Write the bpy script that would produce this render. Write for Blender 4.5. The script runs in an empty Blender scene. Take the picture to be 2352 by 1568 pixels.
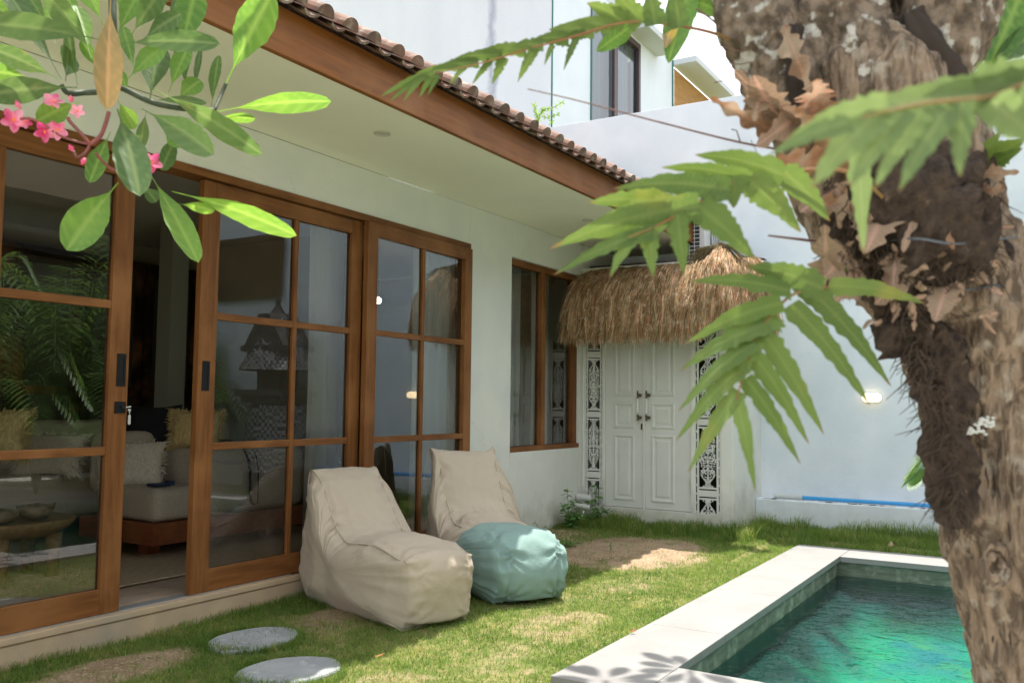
import bpy, bmesh, math, random
import numpy as np
from mathutils import Vector, Matrix, noise as mn
rad = math.radians
rnd = random.Random(7)
SC = bpy.context.scene
COL = SC.collection

# ---------------------------------------------------------------- camera
FPX = 2050.9; YAW, PIT, ROL = rad(-31.236), rad(3.953), rad(.654); CAMH = 1.35
fwd = Vector((math.sin(YAW)*math.cos(PIT), math.cos(YAW)*math.cos(PIT), math.sin(PIT)))
rgt0 = Vector((math.cos(YAW), -math.sin(YAW), 0)); up0 = rgt0.cross(fwd)
rgt = rgt0*math.cos(ROL) + up0*math.sin(ROL); upv = up0*math.cos(ROL) - rgt0*math.sin(ROL)
CAM = Vector((0, 0, CAMH))
cd = bpy.data.cameras.new('camera'); cam = bpy.data.objects.new('camera', cd); COL.objects.link(cam)
m3 = Matrix((rgt, upv, -fwd)).transposed()
cam.matrix_world = Matrix.Translation(CAM) @ m3.to_4x4()
cd.sensor_width = 36; cd.lens = 36*FPX/2352; cd.clip_end = 500; cd.clip_start = .05
cd.dof.use_dof = True; cd.dof.focus_distance = 6.2; cd.dof.aperture_fstop = 4.4
SC.camera = cam
def at(u, v, d):                       # a point at depth d metres along the view
    return CAM + (rgt*(u-1176) - upv*(v-784) + fwd*FPX)*(d/FPX)
# ---------------------------------------------------------------- sky, sun, exposure
SUNV = Vector((-.035, .27, 1)).normalized()
w = bpy.data.worlds.new('World'); SC.world = w; w.use_nodes = True
nt = w.node_tree; sky = nt.nodes.new('ShaderNodeTexSky'); sky.sky_type = 'NISHITA'; sky.sun_disc = False
sky.sun_elevation = math.asin(SUNV.z); sky.sun_rotation = math.atan2(SUNV.x, SUNV.y)
sky.air_density = 1.0; sky.dust_density = 2.5; sky.ozone_density = 1
tcw = nt.nodes.new('ShaderNodeTexCoord'); mpw = nt.nodes.new('ShaderNodeMapping'); mpw.inputs['Scale'].default_value = (1, 1, 2.2); nt.links.new(tcw.outputs['Generated'], mpw.inputs['Vector'])
cn = nt.nodes.new('ShaderNodeTexNoise'); cn.inputs['Scale'].default_value = 1.6; cn.inputs['Detail'].default_value = 7; nt.links.new(mpw.outputs[0], cn.inputs['Vector'])
cr = nt.nodes.new('ShaderNodeMapRange'); cr.inputs[1].default_value = .34; cr.inputs[2].default_value = .60; cr.inputs[3].default_value = .15; cr.inputs[4].default_value = .92; nt.links.new(cn.outputs[0], cr.inputs[0])
cm = nt.nodes.new('ShaderNodeMix'); cm.data_type = 'RGBA'; nt.links.new(cr.outputs[0], cm.inputs[0]); nt.links.new(sky.outputs[0], cm.inputs[6]); cm.inputs[7].default_value = (7.0, 7.1, 7.3, 1)
nt.links.new(cm.outputs[2], nt.nodes['Background'].inputs[0]); nt.nodes['Background'].inputs[1].default_value = .15
sl = bpy.data.lights.new('sun', 'SUN'); sl.energy = 3.4; sl.angle = rad(.5); sl.color = (1, .955, .88)
so = bpy.data.objects.new('sun', sl); COL.objects.link(so); so.rotation_euler = SUNV.to_track_quat('Z', 'Y').to_euler()
so.location = (0, 0, 12)
SC.view_settings.view_transform = 'Standard'; SC.view_settings.look = 'None'; SC.view_settings.gamma = 1
SC.view_settings.exposure = 1.24
SC.render.engine = 'CYCLES'; SC.cycles.max_bounces = 10; SC.cycles.diffuse_bounces = 5; SC.cycles.glossy_bounces = 4
SC.cycles.transmission_bounces = 6; SC.cycles.transparent_max_bounces = 12
SC.cycles.use_denoising = True; SC.cycles.sample_clamp_indirect = 6; SC.cycles.caustics_reflective = False; SC.cycles.caustics_refractive = False
# ---------------------------------------------------------------- materials
def nd(nt, t, **k):
    n = nt.nodes.new(t)
    for a, b in k.items(): setattr(n, a, b)
    return n
MC = {}
def M(name, col, rough=.6, col2=None, scale=6, stretch=(1, 1, 1), lo=.35, hi=.65, bump=0, bscale=60, bstretch=None, spec=.4, metal=0,
      col3=None, scale3=2, lo3=.5, hi3=.7, transl=0, detail=5, sheen=0, bdist=.01, dist3=0, rnd_attr=0, coat=0):
    if name in MC: return MC[name]
    m = bpy.data.materials.new(name); m.use_nodes = True; nt = m.node_tree; L = nt.links; p = nt.nodes['Principled BSDF']
    p.inputs['Base Color'].default_value = (*col, 1); p.inputs['Roughness'].default_value = rough
    p.inputs['Specular IOR Level'].default_value = spec; p.inputs['Metallic'].default_value = metal
    if coat: p.inputs['Coat Weight'].default_value = coat; p.inputs['Coat Roughness'].default_value = .25
    if sheen: p.inputs['Sheen Weight'].default_value = sheen
    tc = nd(nt, 'ShaderNodeTexCoord')
    def mp(st):
        q = nd(nt, 'ShaderNodeMapping'); q.inputs['Scale'].default_value = st; L.new(tc.outputs['Object'], q.inputs['Vector']); return q
    cur = None
    if col2 is not None:
        q = mp(stretch); n = nd(nt, 'ShaderNodeTexNoise'); n.inputs['Scale'].default_value = scale; n.inputs['Detail'].default_value = detail
        L.new(q.outputs[0], n.inputs['Vector'])
        r = nd(nt, 'ShaderNodeMapRange'); r.inputs[1].default_value = lo; r.inputs[2].default_value = hi; L.new(n.outputs[0], r.inputs[0])
        mx = nd(nt, 'ShaderNodeMix', data_type='RGBA'); mx.inputs[6].default_value = (*col, 1); mx.inputs[7].default_value = (*col2, 1)
        L.new(r.outputs[0], mx.inputs[0]); cur = mx.outputs[2]
    if col3 is not None:
        n = nd(nt, 'ShaderNodeTexNoise'); n.inputs['Scale'].default_value = scale3; n.inputs['Detail'].default_value = 6; n.inputs['Distortion'].default_value = dist3
        q = mp((1, 1, 1)); L.new(q.outputs[0], n.inputs['Vector'])
        r = nd(nt, 'ShaderNodeMapRange'); r.inputs[1].default_value = lo3; r.inputs[2].default_value = hi3; L.new(n.outputs[0], r.inputs[0])
        mx = nd(nt, 'ShaderNodeMix', data_type='RGBA'); mx.inputs[7].default_value = (*col3, 1)
        if cur is None: mx.inputs[6].default_value = (*col, 1)
        else: L.new(cur, mx.inputs[6])
        L.new(r.outputs[0], mx.inputs[0]); cur = mx.outputs[2]
    if rnd_attr:
        a = nd(nt, 'ShaderNodeAttribute', attribute_name='rnd'); hs = nd(nt, 'ShaderNodeHueSaturation')
        r = nd(nt, 'ShaderNodeMapRange'); r.inputs[3].default_value = 1-rnd_attr; r.inputs[4].default_value = 1+rnd_attr
        L.new(a.outputs['Fac'], r.inputs[0]); L.new(r.outputs[0], hs.inputs['Value'])
        r2 = nd(nt, 'ShaderNodeMapRange'); r2.inputs[3].default_value = .5+.02*rnd_attr*2; r2.inputs[4].default_value = .5-.02*rnd_attr*2
        L.new(a.outputs['Fac'], r2.inputs[0]); L.new(r2.outputs[0], hs.inputs['Hue'])
        if cur is None: hs.inputs['Color'].default_value = (*col, 1)
        else: L.new(cur, hs.inputs['Color'])
        cur = hs.outputs[0]
    if cur is not None: L.new(cur, p.inputs['Base Color'])
    if bump:
        n = nd(nt, 'ShaderNodeTexNoise'); n.inputs['Scale'].default_value = bscale; n.inputs['Detail'].default_value = 6
        q = mp(bstretch or stretch); L.new(q.outputs[0], n.inputs['Vector'])
        b = nd(nt, 'ShaderNodeBump'); b.inputs['Strength'].default_value = bump; b.inputs['Distance'].default_value = bdist
        L.new(n.outputs[0], b.inputs['Height']); L.new(b.outputs[0], p.inputs['Normal'])
    if transl:
        out = nt.nodes['Material Output']; t = nd(nt, 'ShaderNodeBsdfTranslucent'); ms = nd(nt, 'ShaderNodeMixShader'); ms.inputs[0].default_value = transl
        hs = nd(nt, 'ShaderNodeHueSaturation'); hs.inputs['Value'].default_value = 1.75; hs.inputs['Saturation'].default_value = 1.05; hs.inputs['Hue'].default_value = .485
        if cur is None: hs.inputs['Color'].default_value = (*col, 1)
        else: L.new(cur, hs.inputs['Color'])
        L.new(hs.outputs[0], t.inputs[0]); L.new(p.outputs[0], ms.inputs[1]); L.new(t.outputs[0], ms.inputs[2]); L.new(ms.outputs[0], out.inputs[0])
    MC[name] = m; return m
def emis(name, col, s):
    m = bpy.data.materials.new(name); m.use_nodes = True; p = m.node_tree.nodes['Principled BSDF']
    p.inputs['Base Color'].default_value = (*col, 1); p.inputs['Emission Color'].default_value = (*col, 1); p.inputs['Emission Strength'].default_value = s
    return m
W = lambda *a: a
wall_white = M('painted plaster', (.77, .77, .70), .85, (.72, .73, .68), 3, bump=.25, bscale=90, bdist=.004, col3=(.63, .65, .61), scale3=1.1, lo3=.58, hi3=.78)
wall_far = M('boundary plaster', (.72, .77, .80), .85, (.64, .70, .74), 2.2, bump=.3, bscale=50, bdist=.006, col3=(.54, .59, .63), scale3=.9, lo3=.58, hi3=.8)
wall_stain = M('weathered plaster', (.60, .625, .665), .9, (.55, .57, .615), 1.4, stretch=(1.2, 1.2, .6), lo=.4, hi=.75, bump=.35, bscale=30, bstretch=(1, 1, 1), bdist=.01,
               col3=(.48, .50, .555), scale3=.8, lo3=.6, hi3=.8)
soffit_m = M('soffit paint', (.88, .86, .72), .9, (.85, .83, .7), 2, bump=.1, bscale=60, bdist=.003)
plinth_m = M('sandstone coloured concrete', (.52, .38, .24), .8, (.44, .33, .215), 5, bump=.3, bscale=60, bdist=.004, col3=(.36, .30, .22), scale3=3, lo3=.55, hi3=.75)
def wood(n, st, c1=(.225, .09, .027), c2=(.135, .05, .015)):
    return M(n, c1, .48, c2, 5, st, .35, .7, bump=.25, bscale=22, bstretch=st, bdist=.003, spec=.22, col3=(.30, .13, .045), scale3=2.2, lo3=.5, hi3=.75)
wood_v = wood('wood grain upright', (9, 9, .7)); wood_h = wood('wood grain level', (9, .7, 9)); wood_x = wood('wood grain across', (.7, 9, 9))
fascia_m = wood('fascia wood', (7, .5, 7), (.27, .092, .018), (.17, .058, .012))
dark_m = M('dark metal', (.02, .02, .022), .45, metal=.6)
def tile_mat():
    return M('terracotta tile', (.24, .13, .09), .85, (.13, .085, .065), 9, lo=.35, hi=.65, bump=.5, bscale=70, bdist=.004, col3=(.34, .27, .22), scale3=14, lo3=.5, hi3=.66)
tile_m = tile_mat()
door_white = M('gate paint', (.70, .71, .66), .5, (.66, .67, .62), 5, bump=.08, bscale=40, bdist=.002)
brass_m = M('aged brass', (.13, .10, .06), .4, metal=.8)
porcelain = M('porcelain', (.8, .8, .76), .2)
coping_m = M('pale stone coping', (.295, .285, .27), .75, (.26, .25, .238), 3, bump=.2, bscale=140, bdist=.002, col3=(.22, .215, .20), scale3=14, lo3=.60, hi3=.85)
slate_m = M('grey stepping stone', (.36, .375, .38), .75, (.28, .295, .305), 6, bump=.5, bscale=25, bdist=.008, col3=(.43, .44, .43), scale3=14, lo3=.58, hi3=.72)
def glass_mat(name, tint=(.90, .93, .92), boost=1.6, wavy=.0):
    m = bpy.data.materials.new(name); m.use_nodes = True; nt = m.node_tree; L = nt.links; nt.nodes.remove(nt.nodes['Principled BSDF'])
    out = nt.nodes['Material Output']; tr = nd(nt, 'ShaderNodeBsdfTransparent'); tr.inputs[0].default_value = (*tint, 1)
    gl = nd(nt, 'ShaderNodeBsdfGlossy'); gl.inputs['Roughness'].default_value = 0; gl.inputs[0].default_value = (.95, .97, 1, 1)
    fr = nd(nt, 'ShaderNodeFresnel'); fr.inputs[0].default_value = 1.5; mu = nd(nt, 'ShaderNodeMath', operation='MULTIPLY'); mu.use_clamp = True
    mu.inputs[1].default_value = boost; L.new(fr.outputs[0], mu.inputs[0]); ms = nd(nt, 'ShaderNodeMixShader')
    L.new(mu.outputs[0], ms.inputs[0]); L.new(tr.outputs[0], ms.inputs[1]); L.new(gl.outputs[0], ms.inputs[2]); L.new(ms.outputs[0], out.inputs[0])
    if wavy:
        n = nd(nt, 'ShaderNodeTexNoise'); n.inputs['Scale'].default_value = 1.2; n.inputs['Detail'].default_value = 1
        tc = nd(nt, 'ShaderNodeTexCoord'); L.new(tc.outputs['Object'], n.inputs['Vector']); b = nd(nt, 'ShaderNodeBump'); b.inputs['Strength'].default_value = wavy; b.inputs['Distance'].default_value = .02
        L.new(n.outputs[0], b.inputs['Height']); L.new(b.outputs[0], gl.inputs['Normal'])
    return m
glass_m = glass_mat('door glass', (.86, .88, .86), 2.6, .06)
def splash(m, col=(.42, .38, .27), top=.5, amt=.55):       # soil splashed and mildew run up from the ground
    nt = m.node_tree; L = nt.links; p = nt.nodes['Principled BSDF']; src = p.inputs['Base Color'].links[0].from_socket; tc = nd(nt, 'ShaderNodeTexCoord'); sp = nd(nt, 'ShaderNodeSeparateXYZ'); L.new(tc.outputs['Object'], sp.inputs[0])
    n = nd(nt, 'ShaderNodeTexNoise'); n.inputs['Scale'].default_value = 7; n.inputs['Detail'].default_value = 8; L.new(tc.outputs['Object'], n.inputs['Vector'])
    a = nd(nt, 'ShaderNodeMath', operation='MULTIPLY_ADD'); a.inputs[1].default_value = -.75; L.new(n.outputs[0], a.inputs[0]); L.new(sp.outputs[2], a.inputs[2])
    r = nd(nt, 'ShaderNodeMapRange'); r.inputs[1].default_value = -.28; r.inputs[2].default_value = top-.38; r.inputs[3].default_value = amt; r.inputs[4].default_value = 0; L.new(a.outputs[0], r.inputs[0])
    mx = nd(nt, 'ShaderNodeMix', data_type='RGBA'); L.new(r.outputs[0], mx.inputs[0]); L.new(src, mx.inputs[6]); mx.inputs[7].default_value = (*col, 1)
    v = nd(nt, 'ShaderNodeTexVoronoi', feature='DISTANCE_TO_EDGE'); v.inputs['Scale'].default_value = .9; n4 = nd(nt, 'ShaderNodeTexNoise'); n4.inputs['Scale'].default_value = 3; n4.inputs['Detail'].default_value = 8; L.new(tc.outputs['Object'], n4.inputs['Vector'])
    mm = nd(nt, 'ShaderNodeMix', data_type='RGBA'); mm.inputs[0].default_value = .35; L.new(tc.outputs['Object'], mm.inputs[6]); L.new(n4.outputs['Color'], mm.inputs[7]); L.new(mm.outputs[2], v.inputs['Vector'])
    r2 = nd(nt, 'ShaderNodeMapRange'); r2.inputs[1].default_value = 0; r2.inputs[2].default_value = .003; r2.inputs[3].default_value = .12; r2.inputs[4].default_value = 0; L.new(v.outputs[0], r2.inputs[0])
    n5 = nd(nt, 'ShaderNodeTexNoise'); n5.inputs['Scale'].default_value = 1.3; L.new(tc.outputs['Object'], n5.inputs['Vector']); r3 = nd(nt, 'ShaderNodeMapRange'); r3.inputs[1].default_value = .5; r3.inputs[2].default_value = .6; L.new(n5.outputs[0], r3.inputs[0])
    mu = nd(nt, 'ShaderNodeMath', operation='MULTIPLY'); L.new(r2.outputs[0], mu.inputs[0]); L.new(r3.outputs[0], mu.inputs[1])
    m2 = nd(nt, 'ShaderNodeMix', data_type='RGBA'); L.new(mu.outputs[0], m2.inputs[0]); L.new(mx.outputs[2], m2.inputs[6]); m2.inputs[7].default_value = (.25, .25, .24, 1); L.new(m2.outputs[2], p.inputs['Base Color'])
splash(wall_white); splash(wall_far, (.46, .46, .38), .45, .4)
# ---------------------------------------------------------------- mesh helpers
ORG = {}
class MB:
    def __init__(s): s.v = []; s.f = []; s.uv = None; s.att = []
    def add(s, vs, fs):
        o = len(s.v); s.v += [tuple(x) for x in vs]; s.f += [tuple(i+o for i in f) for f in fs]; return s
    def box(s, x0, x1, y0, y1, z0, z1):
        if x0 > x1: x0, x1 = x1, x0
        if y0 > y1: y0, y1 = y1, y0
        if z0 > z1: z0, z1 = z1, z0
        return s.add([(x0, y0, z0), (x1, y0, z0), (x1, y1, z0), (x0, y1, z0), (x0, y0, z1), (x1, y0, z1), (x1, y1, z1), (x0, y1, z1)],
                     [(0, 3, 2, 1), (4, 5, 6, 7), (0, 1, 5, 4), (1, 2, 6, 5), (2, 3, 7, 6), (3, 0, 4, 7)])
    def prism(s, poly, axis, a, b):      # poly: 2D points; axis: extrusion axis
        n = len(poly); mk = {'x': lambda p, t: (t, p[0], p[1]), 'y': lambda p, t: (p[0], t, p[1]), 'z': lambda p, t: (p[0], p[1], t)}[axis]
        vs = [mk(p, a) for p in poly] + [mk(p, b) for p in poly]
        return s.add(vs, [tuple(range(n))[::-1], tuple(range(n, 2*n))] + [(i, (i+1) % n, n+(i+1) % n, n+i) for i in range(n)])
    def tube(s, pts, r, n=8, cap=True, flat=1.0):
        pts = [Vector(p) for p in pts]; k = len(pts); rs = r if isinstance(r, (list, tuple)) else [r]*k
        vs = []; fs = []; prev = None
        for i, p in enumerate(pts):
            t = (pts[min(i+1, k-1)] - pts[max(i-1, 0)]).normalized()
            if prev is None: a = t.orthogonal().normalized()
            else: a = (prev - t*prev.dot(t)).normalized()
            prev = a; b = t.cross(a)
            for j in range(n):
                an = 2*math.pi*j/n; vs.append(p + (a*math.cos(an) + b*math.sin(an)*flat)*rs[i])
        for i in range(k-1):
            for j in range(n): fs.append((i*n+j, i*n+(j+1) % n, (i+1)*n+(j+1) % n, (i+1)*n+j))
        if cap: fs += [tuple(range(n))[::-1], tuple(range((k-1)*n, k*n))]
        return s.add(vs, fs)
    def lathe(s, c, prof, n=24, sx=1, sy=1):
        vs = []; fs = []
        for (r, z) in prof:
            for j in range(n): vs.append((c[0]+r*sx*math.cos(2*math.pi*j/n), c[1]+r*sy*math.sin(2*math.pi*j/n), c[2]+z))
        for i in range(len(prof)-1):
            for j in range(n): fs.append((i*n+j, i*n+(j+1) % n, (i+1)*n+(j+1) % n, (i+1)*n+j))
        fs += [tuple(range(n))[::-1], tuple(range((len(prof)-1)*n, len(prof)*n))]
        return s.add(vs, fs)
    def grid(s, fn, nu, nv):
        vs = [fn(i/nu, j/nv) for j in range(nv+1) for i in range(nu+1)]
        return s.add(vs, [(j*(nu+1)+i, j*(nu+1)+i+1, (j+1)*(nu+1)+i+1, (j+1)*(nu+1)+i) for j in range(nv) for i in range(nu)])
    def build(s, name, mat, parent=None, smooth=False, bevel=0, origin=None, local=False, label=None, seg=2):
        vs = s.v
        if parent is not None and not local: o = ORG[parent.name]
        elif parent is not None: o = Vector((0, 0, 0))
        elif origin is not None: o = Vector(origin)
        else:
            a = np.array(vs); o = Vector(((a[:, 0].min()+a[:, 0].max())/2, (a[:, 1].min()+a[:, 1].max())/2, a[:, 2].min()))
        me = bpy.data.meshes.new(name); me.from_pydata([(x-o.x, y-o.y, z-o.z) for x, y, z in vs], [], s.f)
        if bevel or smooth:
            bm = bmesh.new(); bm.from_mesh(me); bmesh.ops.recalc_face_normals(bm, faces=bm.faces); bm.to_mesh(me); bm.free()
        if isinstance(mat, (list, tuple)):
            for q in mat: me.materials.append(q)
        else: me.materials.append(mat)
        if smooth: me.polygons.foreach_set('use_smooth', [True]*len(me.polygons))
        ob = bpy.data.objects.new(name, me); COL.objects.link(ob)
        if parent is not None: ob.parent = parent; ORG[ob.name] = ORG.get(parent.name, Vector((0, 0, 0)))
        else: ob.location = o; ORG[ob.name] = Vector(o)
        if bevel:
            b = ob.modifiers.new('bevel', 'BEVEL'); b.width = bevel; b.segments = seg; b.limit_method = 'ANGLE'
            for pl in me.polygons: pl.use_smooth = False
        if label: ob['label'] = label
        return ob
def tag(o, label, cat=None, group=None, kind=None):
    if label: o['label'] = label
    if cat: o['category'] = cat
    if group: o['group'] = group
    if kind: o['kind'] = kind
    return o
def thing(name, label, cat, loc, rotz=0, group=None):
    o = bpy.data.objects.new(name, None); COL.objects.link(o); o.location = loc; o.rotation_euler = (0, 0, rotz); o.empty_display_size = .1
    ORG[o.name] = Vector(loc); return tag(o, label, cat, group)
def structure(o): o['kind'] = 'structure'; return o
def spl(pts, n):                     # Catmull-Rom through points
    pts = [Vector(p) for p in pts]; out = []; k = len(pts)
    for i in range(k-1):
        a, b, c, d = pts[max(i-1, 0)], pts[i], pts[i+1], pts[min(i+2, k-1)]
        for j in range(n):
            t = j/n; out.append(.5*((2*b)+(c-a)*t+(2*a-5*b+4*c-d)*t*t+(3*b-a-3*c+d)*t**3))
    out.append(pts[-1]); return out
def sst(a, b, x): t = min(1, max(0, (x-a)/(b-a))); return t*t*(3-2*t)
def fast_mesh(name, V, F, mat, rndv=None, parent=None, smooth=True, nper=None):
    """V (n,3) float array, F list of quads (m,4) or tris (m,3)"""
    me = bpy.data.meshes.new(name); V = np.asarray(V, np.float32); F = np.asarray(F, np.int32)
    o = np.zeros(3)
    if parent is not None: o = np.array(ORG[parent.name])
    me.vertices.add(len(V)); me.vertices.foreach_set('co', (V-o).astype(np.float32).ravel())
    k = F.shape[1]; me.loops.add(F.size); me.loops.foreach_set('vertex_index', F.ravel())
    me.polygons.add(len(F)); me.polygons.foreach_set('loop_start', np.arange(0, F.size, k, dtype=np.int32)); me.polygons.foreach_set('loop_total', np.full(len(F), k, np.int32))
    me.update(calc_edges=True)
    me.polygons.foreach_set('use_smooth', np.full(len(F), smooth))
    if rndv is not None:
        a = me.attributes.new('rnd', 'FLOAT', 'POINT'); a.data.foreach_set('value', np.asarray(rndv, np.float32))
    me.materials.append(mat); ob = bpy.data.objects.new(name, me); COL.objects.link(ob)
    if parent is not None: ob.parent = parent; ORG[ob.name] = ORG[parent.name]
    else: ORG[ob.name] = Vector((0, 0, 0))
    return ob
# ================================================================ GROUND AND LAWN
PX0, PX1, PY0, PY1 = -1.53, 1.6, 3.97, 7.64       # pool inner rectangle
CX0, CX1, CY0, CY1 = -1.94, 2.0, 3.56, 8.08       # coping outer rectangle
DIRT = [(-3.05, 6.95, .66, .85, 1.), (-2.62, 6.8, .3, .5, .5), (-3.72, 2.65, .24, .5, .74), (-3.62, 4.0, .18, .36, .74), (-3.42, 3.9, .22, .45, .5), (-2.85, 5.0, .35, .5, .35),
        (-2.45, 4.6, .3, .5, .4), (-2.3, 3.9, .3, .5, .3), (-2.6, 5.8, .25, .4, .3), (-3.9, 7.3, .4, .5, .5), (-2.5, 3.1, .3, .4, .35)]
def bare(x, y):
    b = 0
    for cx, cy, rx, ry, s in DIRT:
        d = math.sqrt(((x-cx)/rx)**2+((y-cy)/ry)**2); b = max(b, s*(1-sst(.55, 1.15, d)))
    n = mn.noise((x*3.1, y*3.1, 0))*.55+mn.noise((x*9, y*9, 3))*.45
    n2 = mn.noise((x*26, y*26, 7)); return min(1, max(0, b + n*.75*(.35+b) + .28*n2*b))
def gz(x, y):
    z = .10+.055*sst(5.5, 7.8, y)+.02*mn.noise((x*1.3, y*1.3, 5))+.008*mn.noise((x*5, y*5, 1))
    if CX0-.25 < x < CX1+.25 and CY0-.25 < y < CY1+.25: z = min(z, .125)
    return z
xs = sorted(set([-60, -30, -15, -9, -6, -5]+[round(-4.3+.08*i, 3) for i in range(36)]+[CX0+.02, PX0-.12, PX1+.12, -1.3, -1, -.5, 0, .5, 1, 2.1, 3, 4, 6, 10, 20, 60]))
ys = sorted(set([-60, -20, -8, -3, 0]+[round(.4+.1*i, 3) for i in range(34)]+[PY0-.12]+[round(4.1+.09*i, 3) for i in range(39)]+[PY1+.12]+[round(7.95+.1*i, 3) for i in range(17)]+[9.8, 11, 15, 25, 60, 120]))
V = []; F = []; B = []
for y in ys:
    for x in xs:
        far = x < -4.6 or x > 5 or y > 9.8 or y < 0
        V.append((x, y, .06 if far else gz(x, y))); B.append(0 if far else bare(x, y))
nx = len(xs)
for j in range(len(ys)-1):
    for i in range(nx-1):
        if xs[i] >= PX0-.13 and xs[i+1] <= PX1+.13 and ys[j] >= PY0-.13 and ys[j+1] <= PY1+.13: continue
        F.append((j*nx+i, j*nx+i+1, (j+1)*nx+i+1, (j+1)*nx+i))
gm = bpy.data.materials.new('lawn soil'); gm.use_nodes = True; nt = gm.node_tree; L = nt.links; p = nt.nodes['Principled BSDF']; p.inputs['Roughness'].default_value = .95; p.inputs['Specular IOR Level'].default_value = .1
tc = nd(nt, 'ShaderNodeTexCoord'); a = nd(nt, 'ShaderNodeAttribute', attribute_name='rnd')
def noi(sc, de=6, vec=None):
    n = nd(nt, 'ShaderNodeTexNoise'); n.inputs['Scale'].default_value = sc; n.inputs['Detail'].default_value = de; L.new(tc.outputs['Object'], n.inputs['Vector']); return n
def mixc(f, c1, c2, lo=.4, hi=.6):
    r = nd(nt, 'ShaderNodeMapRange'); r.inputs[1].default_value = lo; r.inputs[2].default_value = hi; L.new(f, r.inputs[0])
    m = nd(nt, 'ShaderNodeMix', data_type='RGBA'); L.new(r.outputs[0], m.inputs[0])
    for k, c in ((6, c1), (7, c2)):
        if isinstance(c, tuple): m.inputs[k].default_value = (*c, 1)
        else: L.new(c, m.inputs[k])
    return m.outputs[2]
green = mixc(noi(14).outputs[0], (.13, .16, .045), (.26, .23, .10)); soil = mixc(noi(5).outputs[0], (.36, .26, .165), (.27, .19, .115)); soil = mixc(noi(60).outputs[0], soil, (.50, .40, .28), .5, .7)
c = mixc(a.outputs['Fac'], green, soil, .25, .6); L.new(c, p.inputs['Base Color'])
b = nd(nt, 'ShaderNodeBump'); b.inputs['Strength'].default_value = .8; b.inputs['Distance'].default_value = .015; L.new(noi(70).outputs[0], b.inputs['Height']); L.new(b.outputs[0], p.inputs['Normal'])
structure(fast_mesh('ground', V, F, gm, B))
# grass blades: one mesh of stuff
g = np.random.default_rng(3)
def grass(n, x0, x1, y0, y1, hmin, hmax, wd, keep, lean=.5):
    X = g.uniform(x0, x1, n); Y = g.uniform(y0, y1, n); out = []
    for x, y, r in zip(X, Y, g.random(n)):
        k, hs = keep(x, y)
        if r < k: out.append((x, y, gz(x, y), hs))
    A = np.array(out); n = len(A); h = g.uniform(hmin, hmax, n)*A[:, 3]; an = g.uniform(0, 2*np.pi, n); ln = g.uniform(.1, 1, n)**1.3*lean*h*1.6
    fa = an + g.normal(0, .5, n)+np.pi/2; wv = np.stack([np.cos(fa), np.sin(fa), 0*fa], 1)*(wd*g.uniform(.6, 1.3, n))[:, None]
    ld = np.stack([np.cos(an), np.sin(an), 0*an], 1)*ln[:, None]; P = A[:, :3]; up = np.zeros((n, 3)); up[:, 2] = h
    P = P - np.array([0, 0, .006])
    v = np.stack([P-wv, P+wv, P+up*.5+ld*.3+wv*.8, P+up*.5+ld*.3-wv*.8, P+up*.85+ld*.75+wv*.4, P+up*.85+ld*.75-wv*.4, P+up+ld*1.15+wv*.06, P+up+ld*1.15-wv*.06], 1).reshape(-1, 3)
    i = np.arange(n)[:, None]*8; f = np.concatenate([i+np.array([0, 1, 2, 3]), i+np.array([3, 2, 4, 5]), i+np.array([5, 4, 6, 7])], 0)
    r = np.repeat(np.clip(g.normal(.5, .25, n), 0, 1), 8); return v, f, r
STC = [(-3.6, 3.36), (-3.04, 3.06)]
def keep_lawn(x, y):
    for sx, sy in STC:
        if (x-sx)**2+(y-sy)**2 < .205**2: return 0, 1
    if CX0-.004 < x < CX1 and CY0-.004 < y < CY1: return 0, 1
    if x < -4.14: return 0, 1
    b = bare(x, y); n = .5+.5*mn.noise((x*2.3, y*2.3, 8)); e = 1+.9*(1-sst(0, .14, x+4.15))
    return (1-b)**2*(.6+.4*n)+.16*(mn.noise((x*9, y*9, 2)) > .22), e*(.75+.5*n)
parts = [grass(190000, -4.15, -1.93, 2.0, 8.3, .012, .036, .0018, keep_lawn, .9)]
parts.append(grass(26000, -4.15, -1.93, 2.0, 8.3, .025, .055, .0017, lambda x, y: (keep_lawn(x, y)[0]*sst(-.1, .5, mn.noise((x*2, y*2, 20))), 1), .8))
parts.append(grass(16000, -4.15, -3.2, 2.0, 5.0, .03, .065, .0017, lambda x, y: ((1-bare(x, y))**3*(.5 if x < -3.9 else .22), 1), .8))
parts.append(grass(36000, -4.3, .9, 8.02, 8.98, .025, .085, .0025, lambda x, y: ((.9 if (y > 8.08 or x < CX0) and not (x < -2.55 and y > 8.25) else 0), .65+.8*max(0, .5+mn.noise((x*3, y*3, 12)))), .8))
parts.append(grass(13000, -4.15, -2.3, 7.55, 8.25, .04, .13, .0026, lambda x, y: (.9*sst(7.7, 8.1, y+.2*mn.noise((x*4, y, 0))), .6+.9*max(0, .5+mn.noise((x*5, y*3, 12)))), .7))
parts.append(grass(6000, -2.6, .9, 8.74, 8.97, .05, .15, .0026, lambda x, y: (.7, .5+1.0*max(0, .5+mn.noise((x*4, y*3, 2)))), .6))
parts.append(grass(2600, -1.99, -1.935, 2.3, 8.2, .02, .055, .0018, lambda x, y: (1, 1), .9))
parts.append(grass(1500, -1.9, .9, 8.1, 8.35, .04, .10, .0022, lambda x, y: (1 if mn.noise((x*3, y*3, 4)) > .1 else .1, 1), .7))
for sx, sy in STC: parts.append(grass(9000, sx-.3, sx+.3, sy-.3, sy+.3, .03, .05, .0017, lambda x, y: (1 if .215 < math.hypot(x-sx, y-sy) < .27 else 0, 1), .8))
off = 0; VV = []; FF = []; RR = []
for v, f, r in parts: VV.append(v); FF.append(f+off); RR.append(r); off += len(v)
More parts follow.
